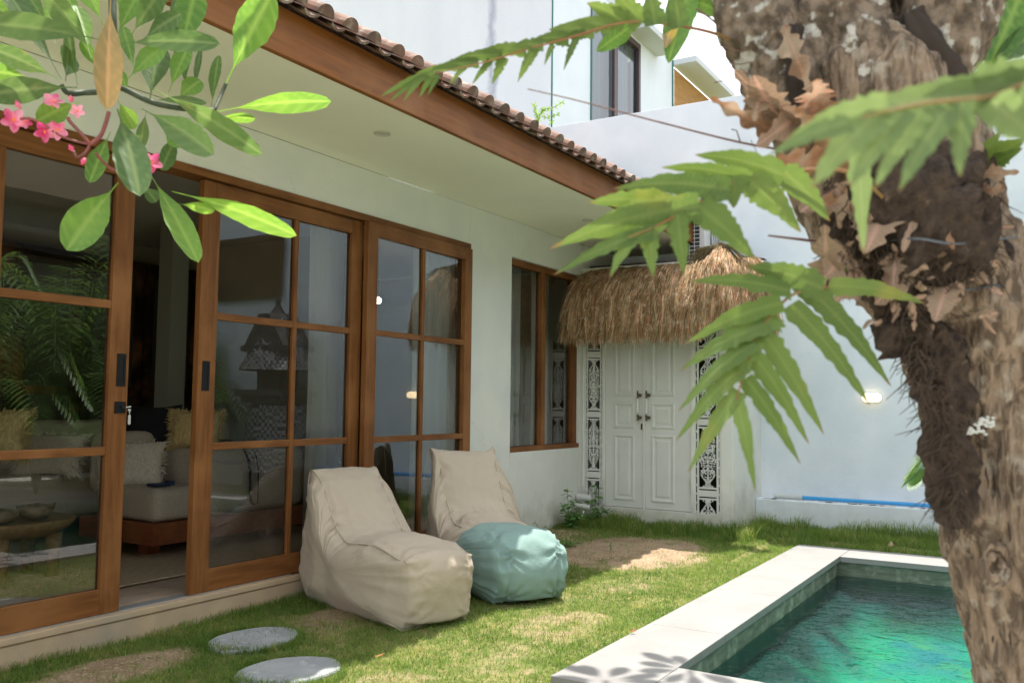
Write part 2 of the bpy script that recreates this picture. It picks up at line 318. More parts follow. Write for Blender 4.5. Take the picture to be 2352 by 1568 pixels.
grass_m = M('grass blade', (.118, .205, .040), .6, (.21, .285, .07), 1.8, lo=.38, hi=.72, transl=.45, rnd_attr=.4, spec=.25, col3=(.35, .34, .13), scale3=6, lo3=.55, hi3=.76)
tag(fast_mesh('grass', np.concatenate(VV), np.concatenate(FF), grass_m, np.concatenate(RR), smooth=False), 'short green lawn grass between house and pool', 'grass', kind='stuff')

tmt = M('pale terrace stone', (.60, .58, .52), .8, (.52, .50, .45), 3, bump=.2, bscale=60, bdist=.003)
structure(MB().box(-1.6, 5, -3, 3.1, -.05, .14).box(2.06, 5, 3.101, 9.15, -.05, .14).build('bounce_terrace', tmt))  # unseen pale paving added to bounce sunlight up to the soffit
# ================================================================ POOL
pool = thing('swimming_pool', 'sunken swimming pool edged with pale stone coping', 'swimming pool', (0, 5.8, .15))
cp = MB(); ZT = .15; ZB = .105
def slabs(x0, x1, y0, y1, n, ax):
    for i in range(n):
        a, b = (x0, x1) if ax == 'x' else (y0, y1); s = (b-a)/n; p, q = a+s*i+.0012, a+s*(i+1)-.0012
        if ax == 'x': cp.box(p, q, y0, y1, ZB, ZT)
        else: cp.box(x0, x1, p, q, ZB, ZT)
slabs(CX0, PX0+.02, CY0, CY1, 4, 'y'); slabs(PX0+.022, CX1, PY1-.02, CY1, 4, 'x'); slabs(PX0+.022, CX1, CY0, PY0+.02, 4, 'x'); slabs(PX1, CX1, PY0+.022, PY1-.022, 3, 'y')
cp.build('coping', coping_m, pool, bevel=.004)
pw_m = M('mossy pool stone', (.19, .21, .15), .6, (.10, .12, .085), 7, (1, 1, 5), bump=.4, bscale=30, bdist=.006, col3=(.34, .36, .28), scale3=10, lo3=.5, hi3=.7)
pt_m = bpy.data.materials.new('green pool tile'); pt_m.use_nodes = True; nt = pt_m.node_tree; L = nt.links; p = nt.nodes['Principled BSDF']; p.inputs['Roughness'].default_value = 1; p.inputs['Specular IOR Level'].default_value = 0
tc = nd(nt, 'ShaderNodeTexCoord'); br = nd(nt, 'ShaderNodeTexBrick'); br.inputs['Scale'].default_value = 5; br.inputs['Mortar Size'].default_value = .012
br.inputs['Color1'].default_value = (.012, .24, .14, 1); br.inputs['Color2'].default_value = (.022, .31, .17, 1); br.inputs['Mortar'].default_value = (.015, .15, .12, 1); L.new(tc.outputs['Object'], br.inputs['Vector'])
n = noi(1.6); mm = mixc(n.outputs[0], br.outputs[0], (.02, .17, .20), .42, .62); n2 = noi(2.6); mm = mixc(n2.outputs[0], mm, (.10, .27, .09), .56, .72); L.new(mm, p.inputs['Base Color'])
wl = MB(); d = .16
for (x0, x1, y0, y1) in ((PX0-d, PX0, PY0-d, PY1+d), (PX1, PX1+d, PY0-d, PY1+d), (PX0, PX1, PY0-d, PY0), (PX0, PX1, PY1, PY1+d)): wl.box(x0, x1, y0, y1, -.7, ZB-.002)
wl.build('pool_wall', pw_m, pool)
uw = MB()
for (x0, x1, y0, y1) in ((PX0, PX0+.0015, PY0, PY1), (PX1-.0015, PX1, PY0, PY1), (PX0+.0016, PX1-.0016, PY0, PY0+.0015), (PX0+.0016, PX1-.0016, PY1-.0015, PY1)): uw.box(x0, x1, y0, y1, -.268, -.004)
uw.build('underwater_shade', M('underwater shade stone', (.018, .06, .05), .6, (.01, .035, .035), 8), pool)  # thin dark sheets paint the gloom of the walls under water
nX, nY = 46, 54; V = []; B = []; F = []
for j in range(nY+1):
    for i in range(nX+1):
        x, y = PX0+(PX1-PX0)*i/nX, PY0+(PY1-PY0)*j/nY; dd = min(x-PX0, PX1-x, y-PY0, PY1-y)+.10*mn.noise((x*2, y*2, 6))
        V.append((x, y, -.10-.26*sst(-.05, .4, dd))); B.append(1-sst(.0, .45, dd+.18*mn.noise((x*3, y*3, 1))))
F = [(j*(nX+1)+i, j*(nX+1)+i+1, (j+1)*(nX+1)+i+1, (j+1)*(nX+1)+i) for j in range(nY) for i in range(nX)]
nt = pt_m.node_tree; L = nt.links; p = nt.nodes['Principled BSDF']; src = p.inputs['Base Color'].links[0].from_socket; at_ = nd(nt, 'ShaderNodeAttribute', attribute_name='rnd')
L.new(mixc(at_.outputs['Fac'], src, (.006, .035, .028), 0, .8), p.inputs['Base Color'])  # floor colour darkened towards the walls to paint in the shaded edge
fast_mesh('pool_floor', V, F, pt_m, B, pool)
wm = bpy.data.materials.new('pool water'); wm.use_nodes = True; nt = wm.node_tree; L = nt.links; nt.nodes.remove(nt.nodes['Principled BSDF']); out = nt.nodes['Material Output']
tc = nd(nt, 'ShaderNodeTexCoord'); tr = nd(nt, 'ShaderNodeBsdfTransparent'); gl = nd(nt, 'ShaderNodeBsdfGlossy'); gl.inputs['Roughness'].default_value = .02
fr = nd(nt, 'ShaderNodeFresnel'); fr.inputs[0].default_value = 1.33; ms = nd(nt, 'ShaderNodeMixShader'); geo = nd(nt, 'ShaderNodeNewGeometry'); bf = nd(nt, 'ShaderNodeMath', operation='SUBTRACT'); bf.inputs[0].default_value = 1; L.new(geo.outputs['Backfacing'], bf.inputs[1]); mf = nd(nt, 'ShaderNodeMath', operation='MULTIPLY'); L.new(fr.outputs[0], mf.inputs[0]); L.new(bf.outputs[0], mf.inputs[1]); L.new(mf.outputs[0], ms.inputs[0]); L.new(tr.outputs[0], ms.inputs[1]); L.new(gl.outputs[0], ms.inputs[2])
n1 = noi(5, 3); n1.inputs['Distortion'].default_value = 1.2; n2 = noi(17, 2); ad = nd(nt, 'ShaderNodeMath', operation='MULTIPLY_ADD'); ad.inputs[1].default_value = .35; L.new(n2.outputs[0], ad.inputs[0]); L.new(n1.outputs[0], ad.inputs[2]); n3 = noi(38, 1); r3 = nd(nt, 'ShaderNodeMapRange'); r3.inputs[1].default_value = .66; r3.inputs[2].default_value = .80; r3.inputs[4].default_value = .7; L.new(n3.outputs[0], r3.inputs[0]); a3 = nd(nt, 'ShaderNodeMath', operation='ADD'); L.new(r3.outputs[0], a3.inputs[0]); L.new(ad.outputs[0], a3.inputs[1]); ad = a3
bp = nd(nt, 'ShaderNodeBump'); bp.inputs['Strength'].default_value = 1; bp.inputs['Distance'].default_value = .02; L.new(ad.outputs[0], bp.inputs['Height']); L.new(bp.outputs[0], gl.inputs['Normal']); L.new(bp.outputs[0], fr.inputs['Normal'])
L.new(ms.outputs[0], out.inputs[0])
va = nd(nt, 'ShaderNodeVolumeAbsorption'); va.inputs[0].default_value = (.30, .86, .80, 1); va.inputs[1].default_value = .9; L.new(va.outputs[0], out.inputs['Volume'])
wt = MB().box(PX0+.002, PX1-.002, PY0+.002, PY1-.002, -.60, .0).build('pool_water', wm); structure(wt)
# ================================================================ HOUSE
FX = -4.15
house = thing('villa_house', 'white villa with wooden sliding glass doors under a tiled eave', 'house', (FX, 4, 0))
wb = MB()
wb.box(FX-.15, FX, -2.5, 6.15, 2.675, 3.0); wb.box(FX-.15, FX, -2.5, .1, 0, 2.675); wb.box(FX-.15, FX, 6.15, 6.83, 0, 3.0)
wb.box(FX-.15, FX, 6.83, 8.19, 0, .91); wb.box(FX-.15, FX, 6.83, 8.19, 2.67, 3.0); wb.box(FX-.15, FX, 8.19, 9.185, 0, 3.0)
wb.box(-9.2, -9.05, -2.5, 9.185, 0, 5.0); wb.box(-9.05, FX-.15, -2.5, -2.35, 0, 3.0); wb.box(-9.05, FX-.15, 9.09, 9.185, 0, 3.0)
wb.build('wall', wall_white, house, bevel=.006)
pb = MB(); pb.box(FX-.12, FX+.012, .1, 6.15, -.05, .212); pb.box(FX-.15, FX+.022, .1, 6.15, .215, .25); pb.build('plinth', plinth_m, house, bevel=.006)
inner_m = M('room paint', (.44, .39, .30), .9, (.40, .36, .28), 2)
floor_m = M('sandy floor tile', (.50, .38, .28), .45, (.45, .34, .25), 3, col3=(.28, .21, .155), scale3=7)
fb = MB().box(-9.05, FX-.152, -2.35, 9.09, .1, .249).build('floor', floor_m, house)
ib = MB(); ib.box(-8.2, -8.1, -2.3, 9.0, .25, 2.94); ib.box(-8.1, FX-.2, -1.0, -.9, .25, 2.94); ib.box(-8.1, -5.6, 6.3, 6.4, .25, 2.94); ib.box(-5.6, FX-.155, 8.28, 8.36, .25, 2.94)
ib.build('inner_wall', inner_m, house)
MB().box(-9.04, FX-.152, -2.34, 9.08, 2.95, 2.99).build('ceiling', M('ceiling paint', (.66, .62, .52), .9), house)
so_ = MB().box(FX+.001, -3.12, -2.5, 9.185, 3.0, 3.03).build('soffit', soffit_m, house)
for x, y in ((-3.498, 4.198), (-3.541, 7.127)):
    dl = MB().lathe((x, y, 2.992), [(.052, .006), (.052, 0), (.044, -.001), (.04, .004)], 28).build('downlight', M('downlight rim', (.55, .54, .45), .5), house)
MB().box(-3.12, -3.085, -2.5, 9.0, 2.985, 3.215).build('fascia', fascia_m, house, bevel=.004)
# roof: pan sheet, barrel tiles in courses, verge and ridge caps
TA = .57; EX, EZ = -3.02, 3.235; SL = math.sqrt(1+TA*TA); dirx = Vector((-1/SL, 0, TA/SL)); nrm = Vector((TA/SL, 0, 1/SL))
rb = MB(); LEN = 3.6; NC = 13; cl = LEN/NC
rb.add([(EX, -2.5, EZ-.03), (EX, 9.0, EZ-.03), (EX-LEN/SL, 9.0, EZ-.03+LEN/SL*TA), (EX-LEN/SL, -2.5, EZ-.03+LEN/SL*TA)], [(0, 1, 2, 3)])
rb.add([(EX-2*LEN/SL, -2.5, EZ-.03), (EX-2*LEN/SL, 9.0, EZ-.03), (EX-LEN/SL-.001, 9.0, EZ-.03+LEN/SL*TA), (EX-LEN/SL-.001, -2.5, EZ-.03+LEN/SL*TA)], [(3, 2, 1, 0)])
y = -2.4; col = 0
while y < 8.95:
    for c in range(NC if y > 1.5 else 3):
        b0 = Vector((EX, y, EZ)) + dirx*(c*cl-.02+rnd.uniform(-.008, .008)) + nrm*(.004); b1 = b0 + dirx*(cl+.05) - nrm*.012; r0, r1 = .058+rnd.uniform(-.002, .002), .048; n = 8; vs = []
        yo = rnd.uniform(-.004, .004)
        for (b_, r_) in ((b0, r0), (b1, r1), (b0, r0-.014), (b1, r1-.014)):
            for j in range(n+1):
                an = math.pi*j/n; vs.append(b_ + Vector((0, math.cos(an)*r_+yo, 0)) + nrm*(math.sin(an)*r_*1.0))
        k = n+1; f = [tuple(range(2*k, 3*k))[::-1]]+[(j, j+1, k+j+1, k+j) for j in range(n)]+[(2*k+j+1, 2*k+j, 3*k+j, 3*k+j+1) for j in range(n)]+[(j+1, j, 2*k+j, 2*k+j+1) for j in range(n)]
        rb.add(vs, f)
        # pan beside the barrel
        a0 = b0 - nrm*.006 - dirx*.012; a1 = a0+dirx*(cl+.05)-nrm*.01; vs = []
        for b_ in (a0, a1, a0-nrm*.014, a1-nrm*.014):
            for j in range(5): vs.append(b_+Vector((0, .045+.0245*j, 0))-nrm*(.02*math.sin(math.pi*j/4)))
        rb.add(vs, [(j, j+1, 5+j+1, 5+j) for j in range(4)]+[(j+1, j, 10+j, 10+j+1) for j in range(4)]+[(10+j+1, 10+j, 15+j, 15+j+1) for j in range(4)])
    y += .185
for yy in (8.98,):
    for c in range(12):
        b0 = Vector((EX-.02, yy, EZ+.04))+dirx*(c*.32); b1 = b0+dirx*.36-nrm*.02
        rb.tube([b0, b1], [.085, .07], 12)
rb.box(EX-LEN/SL-.1, EX-LEN/SL+.1, -2.5, 9.0, EZ+LEN/SL*TA-.04, EZ+LEN/SL*TA+.08)
rf = rb.build('roof', tile_m, house)
# door frames
hb = MB().box(FX-.13, FX+.012, .1, 6.15, 2.628, 2.675).build('door_header', wood_h, house, bevel=.003)
for ya, yb in ((6.108, 6.15), (.1, .15)): MB().box(FX-.13, FX+.008, ya, yb, .25, 2.627).build('door_jamb', wood_v, house, bevel=.003)
sb = MB().box(FX-.1, FX-.02, 2.0, 4.2, .2502, .256).build('door_track', M('aluminium track', (.55, .58, .62), .3, metal=.7), house)
wall_edge = None
def door(y0, y1, xc, munt_y, sl, sr, label, tw=0):
    t = .022; f = MB(); f.box(xc-t, xc+t, y0, y0+sl, .258, 2.62); f.box(xc-t, xc+t, y1-sr, y1, .258, 2.62)
    f.box(xc-t+.005, xc+t-.005, munt_y-.017, munt_y+.017, .385, 2.52)
    dr = f.build('sliding_door', wood_v, house, bevel=.003, label=label)
    def rail(*b): MB().box(*b).build('rail', wood_h, dr, bevel=.003)
    rail(xc-t+.002, xc+t-.002, y0+sl, y1-sr, .258, .385); rail(xc-t+.002, xc+t-.002, y0+sl, y1-sr, 2.52, 2.62)
    for z in (1.838, 1.082):
        for a, b in ((y0+sl, munt_y-.017), (munt_y+.017, y1-sr)): rail(xc-t+.005, xc+t-.005, a, b, z-.0215, z+.0215)
    MB().add([(xc-.004-tw/2, y0+sl-.005, .38), (xc-.004+tw/2, y1-sr+.005, .38), (xc-.004+tw/2, y1-sr+.005, 2.53), (xc-.004-tw/2, y0+sl-.005, 2.53)], [(0, 1, 2, 3)]).build('glass_pane', glass_m, dr)
    return dr
d1 = door(1.55, 2.975, -4.185, 2.27, .11, .112, 'left door slid back from the opening')
d2 = door(3.42, 4.81, -4.185, 4.175, .125, .11, 'middle door with recessed pull beside the opening')
d3 = door(4.79, 6.106, -4.115, 5.45, .108, .10, 'fixed door behind the two bean bags', -.03)
def pull(yc, zc, dr):
    x = -4.162; h, w_ = .085, .026; m = MB()
    m.box(x, x+.004, yc-w_, yc-w_+.011, zc-h, zc+h); m.box(x, x+.004, yc+w_-.011, yc+w_, zc-h, zc+h); m.box(x, x+.004, yc-w_+.011, yc+w_-.011, zc+h-.02, zc+h); m.box(x, x+.004, yc-w_+.011, yc+w_-.011, zc-h, zc-h+.02)
    m.box(x-.0008, x+.0006, yc-w_+.011, yc+w_-.011, zc-h+.02, zc+h-.02)
    m.build('handle', dark_m, dr, bevel=.001)
pull(2.93, 1.5, d1); pull(3.475, 1.487, d2)
lk = MB(); lk.box(-4.1625, -4.157, 2.90, 2.962, 1.275, 1.335); lk.lathe((-4.15, 2.945, 1.30), [(.001, 0), (.012, 0), (.012, .012), (.001, .012)], 12); lk.build('lock', dark_m, d1)
ky = MB(); ky.tube([(-4.145, 2.955, 1.305), (-4.13, 2.975, 1.31)], .004, 6); ky.box(-4.138, -4.135, 2.962, 2.978, 1.287, 1.297)
for i in range(1): ky.tube([(-4.137, 2.972, 1.288), (-4.136, 2.972, 1.272)], .0025, 5)
ky.prism([(2.965, 1.222), (2.969, 1.216), (2.975, 1.216), (2.979, 1.222), (2.979, 1.262), (2.975, 1.268), (2.969, 1.268), (2.965, 1.262)], 'x', -4.139, -4.135)
tag(ky.build('key', M('white plastic', (.5, .5, .48), .4)), 'small key with white oval tag hanging from left door lock', 'key')
# side window
wf = MB(); x0, x1 = FX-.11, FX-.035
wf.box(x0, x1, 7.455, 7.525, .955, 2.61); wf.box(x0, x1, 8.115, 8.19, .955, 2.61); wf.box(x0, x1, 6.83, 6.87, .955, 2.61)
win = wf.build('window', wood_v, house, bevel=.003)
MB().box(x0, x1+.03, 6.83, 8.19, .911, .955).build('sill', wood_h, win, bevel=.003); MB().box(x0, x1, 6.83, 8.19, 2.61, 2.669).build('window_head', wood_h, win, bevel=.003)
MB().add([(x0+.03, 6.86, .95), (x0+.03, 8.12, .95), (x0+.03, 8.12, 2.62), (x0+.03, 6.86, 2.62)], [(0, 1, 2, 3)]).build('glass_pane', glass_m, win)
# ================================================================ GATE
GY = 8.25
gate = thing('garden_gate', 'white carved double gate with lattice side screens under thatch', 'gate', (-3.4, GY, .12))
gw = MB(); y1 = GY+.12
gw.box(FX+.002, -4.123, GY, y1, 0, 2.75); gw.box(-3.923, -3.895, GY, y1, .33, 2.22); gw.box(-2.99, -2.952, GY, y1, .33, 2.22)
gw.box(-2.692, -2.577, GY, y1, 0, 2.75); gw.box(-4.123, -2.692, GY, y1, 0, .33); gw.box(-4.123, -2.692, GY, y1, 2.22, 2.75)
gw.box(-2.697, -2.577, y1, 9.185, 0, 2.75)
gw.build('gate_wall', wall_white, gate, bevel=.005)
MB().box(-4.14, -2.70, 8.8, 8.85, .1, 2.7).build('passage_shade', M('shaded passage', (.05, .055, .04), .9), gate)  # dark sheet standing in for the shade behind the lattice
# door leaves with raised panels
def panel(m, x0, x1, z0, z1, arch=False, y=GY+.02):
    w = x1-x0; n = 12 if arch else 1
    def outline(ins):
        a0, a1, b0, b1 = x0+ins, x1-ins, z0+ins, z1-ins; pts = [(a0, b0), (a1, b0)]
        if not arch: return pts+[(a1, b1), (a0, b1)]
        for i in range(n+1):
            t = 1-i/n; pts.append((a0+(a1-a0)*t, b1+(.035*(arch if arch > 0 else 1))*math.sin(math.pi*(t if arch > 0 else t))**2+.022*(t if arch == 2 else (1-t)) + .008*math.cos(6*math.pi*t)-.03))
        return pts
    rings = [(0, 0), (.006, -.010), (.020, -.012), (.034, .002), (.042, .004), (.062, -.006), (.068, -.006)]
    vs = []; k = len(outline(0))
    for ins, dy in rings: vs += [(a, y+dy, b) for a, b in outline(ins)]
    fs = [(r*k+j, r*k+(j+1) % k, (r+1)*k+(j+1) % k, (r+1)*k+j) for r in range(len(rings)-1) for j in range(k)] + [tuple(range((len(rings)-1)*k, len(rings)*k))]
    m.add(vs, fs)
def leaf_door(x0, x1, px0, px1, aside):
    m = MB(); m.box(x0, x1, GY+.02, GY+.06, .335, 2.165)
    lf = m.build('door_leaf', door_white, gate, bevel=.002)
    q = MB()
    panel(q, px0, px1, .40, 1.056); panel(q, px0, px1, 1.114, 1.37); panel(q, px0, px1, 1.433, 2.01, aside)
    q.build('moulded_panel', door_white, lf); return lf
l1 = leaf_door(-3.893, -3.49, -3.80, -3.575, 1); l2 = leaf_door(-3.458, -2.992, -3.40, -3.155, 2)
a = MB(); a.box(-3.489, -3.459, GY+.008, GY+.06, .325, 2.165); a.build('astragal', door_white, gate, bevel=.006)
def ghandle(x, lf):
    h = MB()
    for z in (1.445, 1.225):
        h.lathe((x+.012, GY-.012, z-.014), [(.002, 0), (.017, 0), (.017, .028), (.002, .028)], 12); h.box(x-.008, x+.012, GY-.035, GY+.019, z-.006, z+.006); h.lathe((x-.004, GY-.035, z-.012), [(.004, -.02), (.011, -.018), (.007, 0), (.011, .03), (.006, .045), (.012, .05), (.004, .055)], 10)
    b = h.build('handle', brass_m, lf, smooth=True)
    MB().lathe((x-.004, GY-.035, 1.235), [(.007, 0), (.010, .05), (.011, .09), (.010, .14), (.007, .19)], 10).build('porcelain_grip', porcelain, gate, smooth=True)
ghandle(-3.518, l1); ghandle(-3.425, l2)
MB().box(-3.505, -3.489, GY+.004, GY+.019, 1.105, 1.165).build('keyhole_plate', brass_m, l1, bevel=.002)
hg = MB()
for i in range(9): hg.lathe((-3.0, GY+.012, .50+i*.016), [(.006, 0), (.006, .014)], 8)
hg.build('hinge', door_white, gate)
# fretwork screens
def fret(name, x0, x1, z0, z1, bars, P, seed):
    c = .0042; nxx = int(round((x1-x0)/c)); nzz = int(round((z1-z0)/c)); w = x1-x0; S = w/.2
    mask = np.zeros((nzz, nxx), bool)
    prof = [(0, .62), (.025, .62), (.04, .3), (.08, .26), (.12, .45), (.18, .78), (.25, 1), (.5, 1.0)]
    pt = [a for a, _ in prof]; pv = [b for _, b in prof]
    for j in range(nzz):
        z = z0+(j+.5)*c; k = ((z-bars)/P) % 1.0; h = k*P                     # h: height above the band centre
        for i in range(nxx):
            x = (i+.5)*c; xm = min(x, w-x)/S
            if xm < .011: s = False if False else True
            elif xm < .019: s = not (.05 < ((h*8/P) % 1) < .86)
            elif xm < .033: s = True
            else:
                if h < .03 or h > P-.03: s = True
                elif h < .042 or h > P-.042: s = False
                elif h < .058 or h > P-.058: s = True
                else:
                    t = (h-.058)/(P-.116); tt = min(t, 1-t); half = w/2/S-.033; hw = np.interp(tt, pt, pv)*half*.93; d = abs(x-w/2)/S
                    if tt > .22 and half-.011 < d < half-.004: s = not (.07 < ((t*2.2) % 1) < .93)
                    elif d < hw and not (tt > .22 and d > half-.012):
                        e = hw-d; q = mn.noise((d*58+seed, z*46, seed*3))+.45*mn.noise((d*110, z*95, seed))
                        s = e < .006 or abs(q) < .20 or d < .004
                        if tt > .22 and e < .006: s = d > half-.016
                    else: s = xm > w/2/S-.008 and tt < .03
            mask[j, i] = s
    m = MB(); ya, yb = GY+.006, GY+.02
    for j in range(nzz):
        i = 0; za, zb = z0+j*c, z0+(j+1)*c
        while i < nxx:
            if mask[j, i]:
                k = i
                while k < nxx and mask[j, k]: k += 1
                xa, xb = x0+i*c, x0+k*c
                m.add([(xa, ya, za), (xb, ya, za), (xb, ya, zb), (xa, ya, zb), (xa, yb, za), (xb, yb, za), (xb, yb, zb), (xa, yb, zb)], [(0, 1, 2, 3), (4, 5, 1, 0), (3, 2, 6, 7), (0, 3, 7, 4), (1, 5, 6, 2)])
                i = k
            else: i += 1
    return m.build(name, door_white, gate)
fret('carved_screen', -4.1225, -3.9235, .33, 2.22, 1.857, .61, 1.3); fret('carved_screen', -2.9515, -2.6925, .33, 2.22, 1.862, .672, 2.7)
# tiled lean-to behind the thatch
lt = MB(); lt.add([(-4.1, 8.3, 2.76), (-2.5, 8.3, 2.76), (-2.5, 9.18, 2.86), (-4.1, 9.18, 2.86), (-4.1, 8.3, 2.751), (-2.5, 8.3, 2.751), (-2.5, 9.18, 2.851), (-4.1, 9.18, 2.851)], [(0, 1, 2, 3), (7, 6, 5, 4), (0, 4, 5, 1), (1, 5, 6, 2)])
for i in range(40): x = -4.08+i*.04; lt.tube([(x, 8.28, 2.768), (x, 9.17, 2.866)], .009, 6)
lt.build('gate_roof', M('dark ribbed sheet', (.10, .08, .085), .6), gate)
# thatch: shell plus many straws
thatch_m = M('dry thatch', (.50, .355, .195), .85, (.30, .19, .09), 16, (1, 1, .2), lo=.38, hi=.58, col3=(.60, .50, .36), scale3=22, lo3=.52, hi3=.75, rnd_attr=.65, transl=.18, spec=.2)
def roof_pt(s, t):        # s along the eave 0..1, t 0 top .. 1 bottom
    rx0, rx1 = -4.02, -2.36; ex0, ex1 = -4.10, -2.12
    ztop = 2.735 + (.14*math.exp(-((s-.80)/.07)**2)); yt = 8.30
    xt = rx0+(rx1-rx0)*s; xe = ex0+(ex1-ex0)*s
    hip = sst(.80, 1.0, s); e = math.sin(t*math.pi/2)
    x = xt+(xe-xt)*(e*.9+.1*t); y = yt-.52*e*(1-.55*hip)+.12*hip*t; y = y+.05*(1-math.exp(-((s)/.05)))*0
    z = ztop-.02*t-.50*(1-math.cos(t*math.pi/2))**.9 - .10*t*t
    y -= .03*mn.noise((s*9, t*3, 2)); z += .02*mn.noise((s*14, t*4, 7))
    return Vector((x, y, z))
th = MB(); th.grid(lambda a, b: roof_pt(a, b)-Vector((0, -.03, .03)), 60, 14); shell = th.build('thatch_roof', M('thatch body', (.17, .10, .05), .95), gate, smooth=True)
VS = []; FS = []; RS = []; k = 0
for i in range(15000):
    s = rnd.random(); t0 = rnd.random()**.8*.9 if rnd.random() < .8 else .75+.2*rnd.random(); ln = rnd.uniform(.3, .6) if t0 < .6 else rnd.uniform(.25, .52)
    cl_ = mn.noise((s*28, t0*2, 1)); q0 = roof_pt(s, t0); q1 = roof_pt(min(1, max(0, s+rnd.gauss(0, .006))), min(1, t0+ln*.5)); over = t0+ln > 1
    sw = Vector((rnd.gauss(-.028, .022), rnd.gauss(0, .012), 0)); lift = Vector((0, -rnd.random()*.035, rnd.random()*.026))
    p0 = q0+lift*.3; p1 = q1+lift+sw*.5; rem = max(0, t0+ln-1)
    if rem > 0: p2 = roof_pt(s, 1)+lift+sw*1.2+Vector((0, .01, -rem*.45-.06*rnd.random()-.035*cl_))
    else: p2 = roof_pt(s, min(1, t0+ln))+lift+sw
    if s < .03: p2.x -= rnd.random()*.02
    wv = Vector((rnd.uniform(.6, 1), rnd.uniform(-.5, .5), 0)).normalized()*rnd.uniform(.0018, .0042)
    VS += [p0-wv, p0+wv, p1+wv, p1-wv, p2+wv*.4, p2-wv*.4]; FS += [(k, k+1, k+2, k+3), (k+3, k+2, k+4, k+5)]; RS += [min(1, max(0, .5+rnd.gauss(0, .3)))]*6; k += 6
fast_mesh('straw', VS, FS, thatch_m, RS, shell, smooth=False)['kind'] = 'stuff'
# bound straw tuft on the sunlit peak
tf = MB(); pk = roof_pt(.80, 0)+Vector((0, -.03, .01))
for i in range(420):
    a_ = rnd.uniform(-1.25, 1.35); l_ = rnd.uniform(.15, .42); e = pk+Vector((math.sin(a_)*l_*1.0, -.10-rnd.random()*.14, -.12-abs(math.cos(a_))*l_*.45)); m_ = (pk+e)/2+Vector((0, -.05, .045)); w_ = .0028
    tf.tube([pk+Vector((rnd.gauss(0, .012), rnd.gauss(0, .01), rnd.gauss(0, .008))), m_, e], [w_, w_, .0012], 3, cap=False)
tf.build('thatch_peak', thatch_m, gate)
# ================================================================ AIR CONDITIONER
ac = thing('air_conditioner', 'white outdoor air conditioner unit standing behind the thatch', 'air conditioner', (-2.9, 8.8, 2.80))
ax0, ax1, ay0, ay1, az0, az1 = -3.13, -2.955, 8.60, 9.15, 2.80, 3.24
acm = M('ac casing', (.66, .67, .66), .4)
MB().box(ax0, ax1, ay0, ay1, az0, az1).build('casing', acm, ac, bevel=.012)
MB().box(ax0+.012, ax1-.055, ay0-.003, ay0+.001, az0+.03, az1-.04).build('louvre_opening', M('ac dark', (.05, .055, .06), .7), ac)
lv = MB()
for i in range(10): z = az0+.03+i*.04; lv.box(ax0+.008, ax1-.05, ay0-.012, ay0-.004, z, z+.007)
for x in (ax0+.008, ax0+.062, ax1-.056): lv.box(x, x+.007, ay0-.016, ay0-.0125, az0+.03, az1-.035)
lv.build('side_grille', acm, ac)
fn = MB(); cy, cz = 8.95, az0+.24
fn.add([(ax1+.012, cy+math.cos(a)*.2, cz+math.sin(a)*.2) for a in [2*math.pi*i/40 for i in range(40)]], [tuple(range(40))]); fn.build('fan_plate', M('fan shade', (.33, .34, .34), .5), ac)
fg = MB()
for r in (.03, .08, .13, .18, .205): fg.tube([(ax1+.02, cy+math.cos(a)*r, cz+math.sin(a)*r) for a in [2*math.pi*i/32 for i in range(33)]], .0035, 5)
for i in range(22):
    a = 2*math.pi*i/22; fg.tube([(ax1+.02, cy+math.cos(a+.5*t_)*(.03+.175*t_), cz+math.sin(a+.5*t_)*(.03+.175*t_)) for t_ in (0, .25, .5, .75, 1)], .003, 4)
fg.build('fan_guard', acm, ac)
# ================================================================ BOUNDARY WALL
bw = thing('boundary_wall', 'high white garden wall with a low ledge behind the pool', 'wall', (-1, 9.4, .1))
m = MB(); m.box(-6.8, 5.0, 9.2, 9.38, -.1, 4.65); m.box(-6.8, 5.0, 9.187, 9.199, -.1, 2.72); m.build('wall_panel', wall_far, bw, bevel=.004)
MB().prism([(8.97, -.1), (9.186, -.1), (9.186, .438), (8.976, .43)], 'x', -2.576, 5.0).build('ledge', wall_far, bw, bevel=.006)
m = MB(); m.tube([(-2.15, 9.08, .457), (5, 9.08, .457)], .018, 12)
bp_ = tag(m.build('water_pipe', M('blue pvc', (.04, .30, .62), .35)), 'blue plastic pipe lying along the white wall ledge', 'pipe')
MB().tube([(-2.42, 9.08, .457), (-2.25, 9.08, .457)], .021, 12).tube([(-2.26, 9.08, .459), (-2.14, 9.08, .459)], .026, 12).build('pipe_sleeve', M('grey pvc', (.5, .52, .5), .6), bp_)
mo = MB()
for i in range(16):
    x = rnd.uniform(-2.55, -.8); l_ = rnd.uniform(.05, .16); mo.box(x, x+l_, 9.0, 9.005+rnd.random()*.03, .43, .438+rnd.random()*.006)
mo.build('mortar_crumbs', M('loose mortar', (.6, .63, .64), .9, (.4, .42, .42), 30), bw)
lamp_m = emis('lamp glow', (1, .74, .42), 2.0)
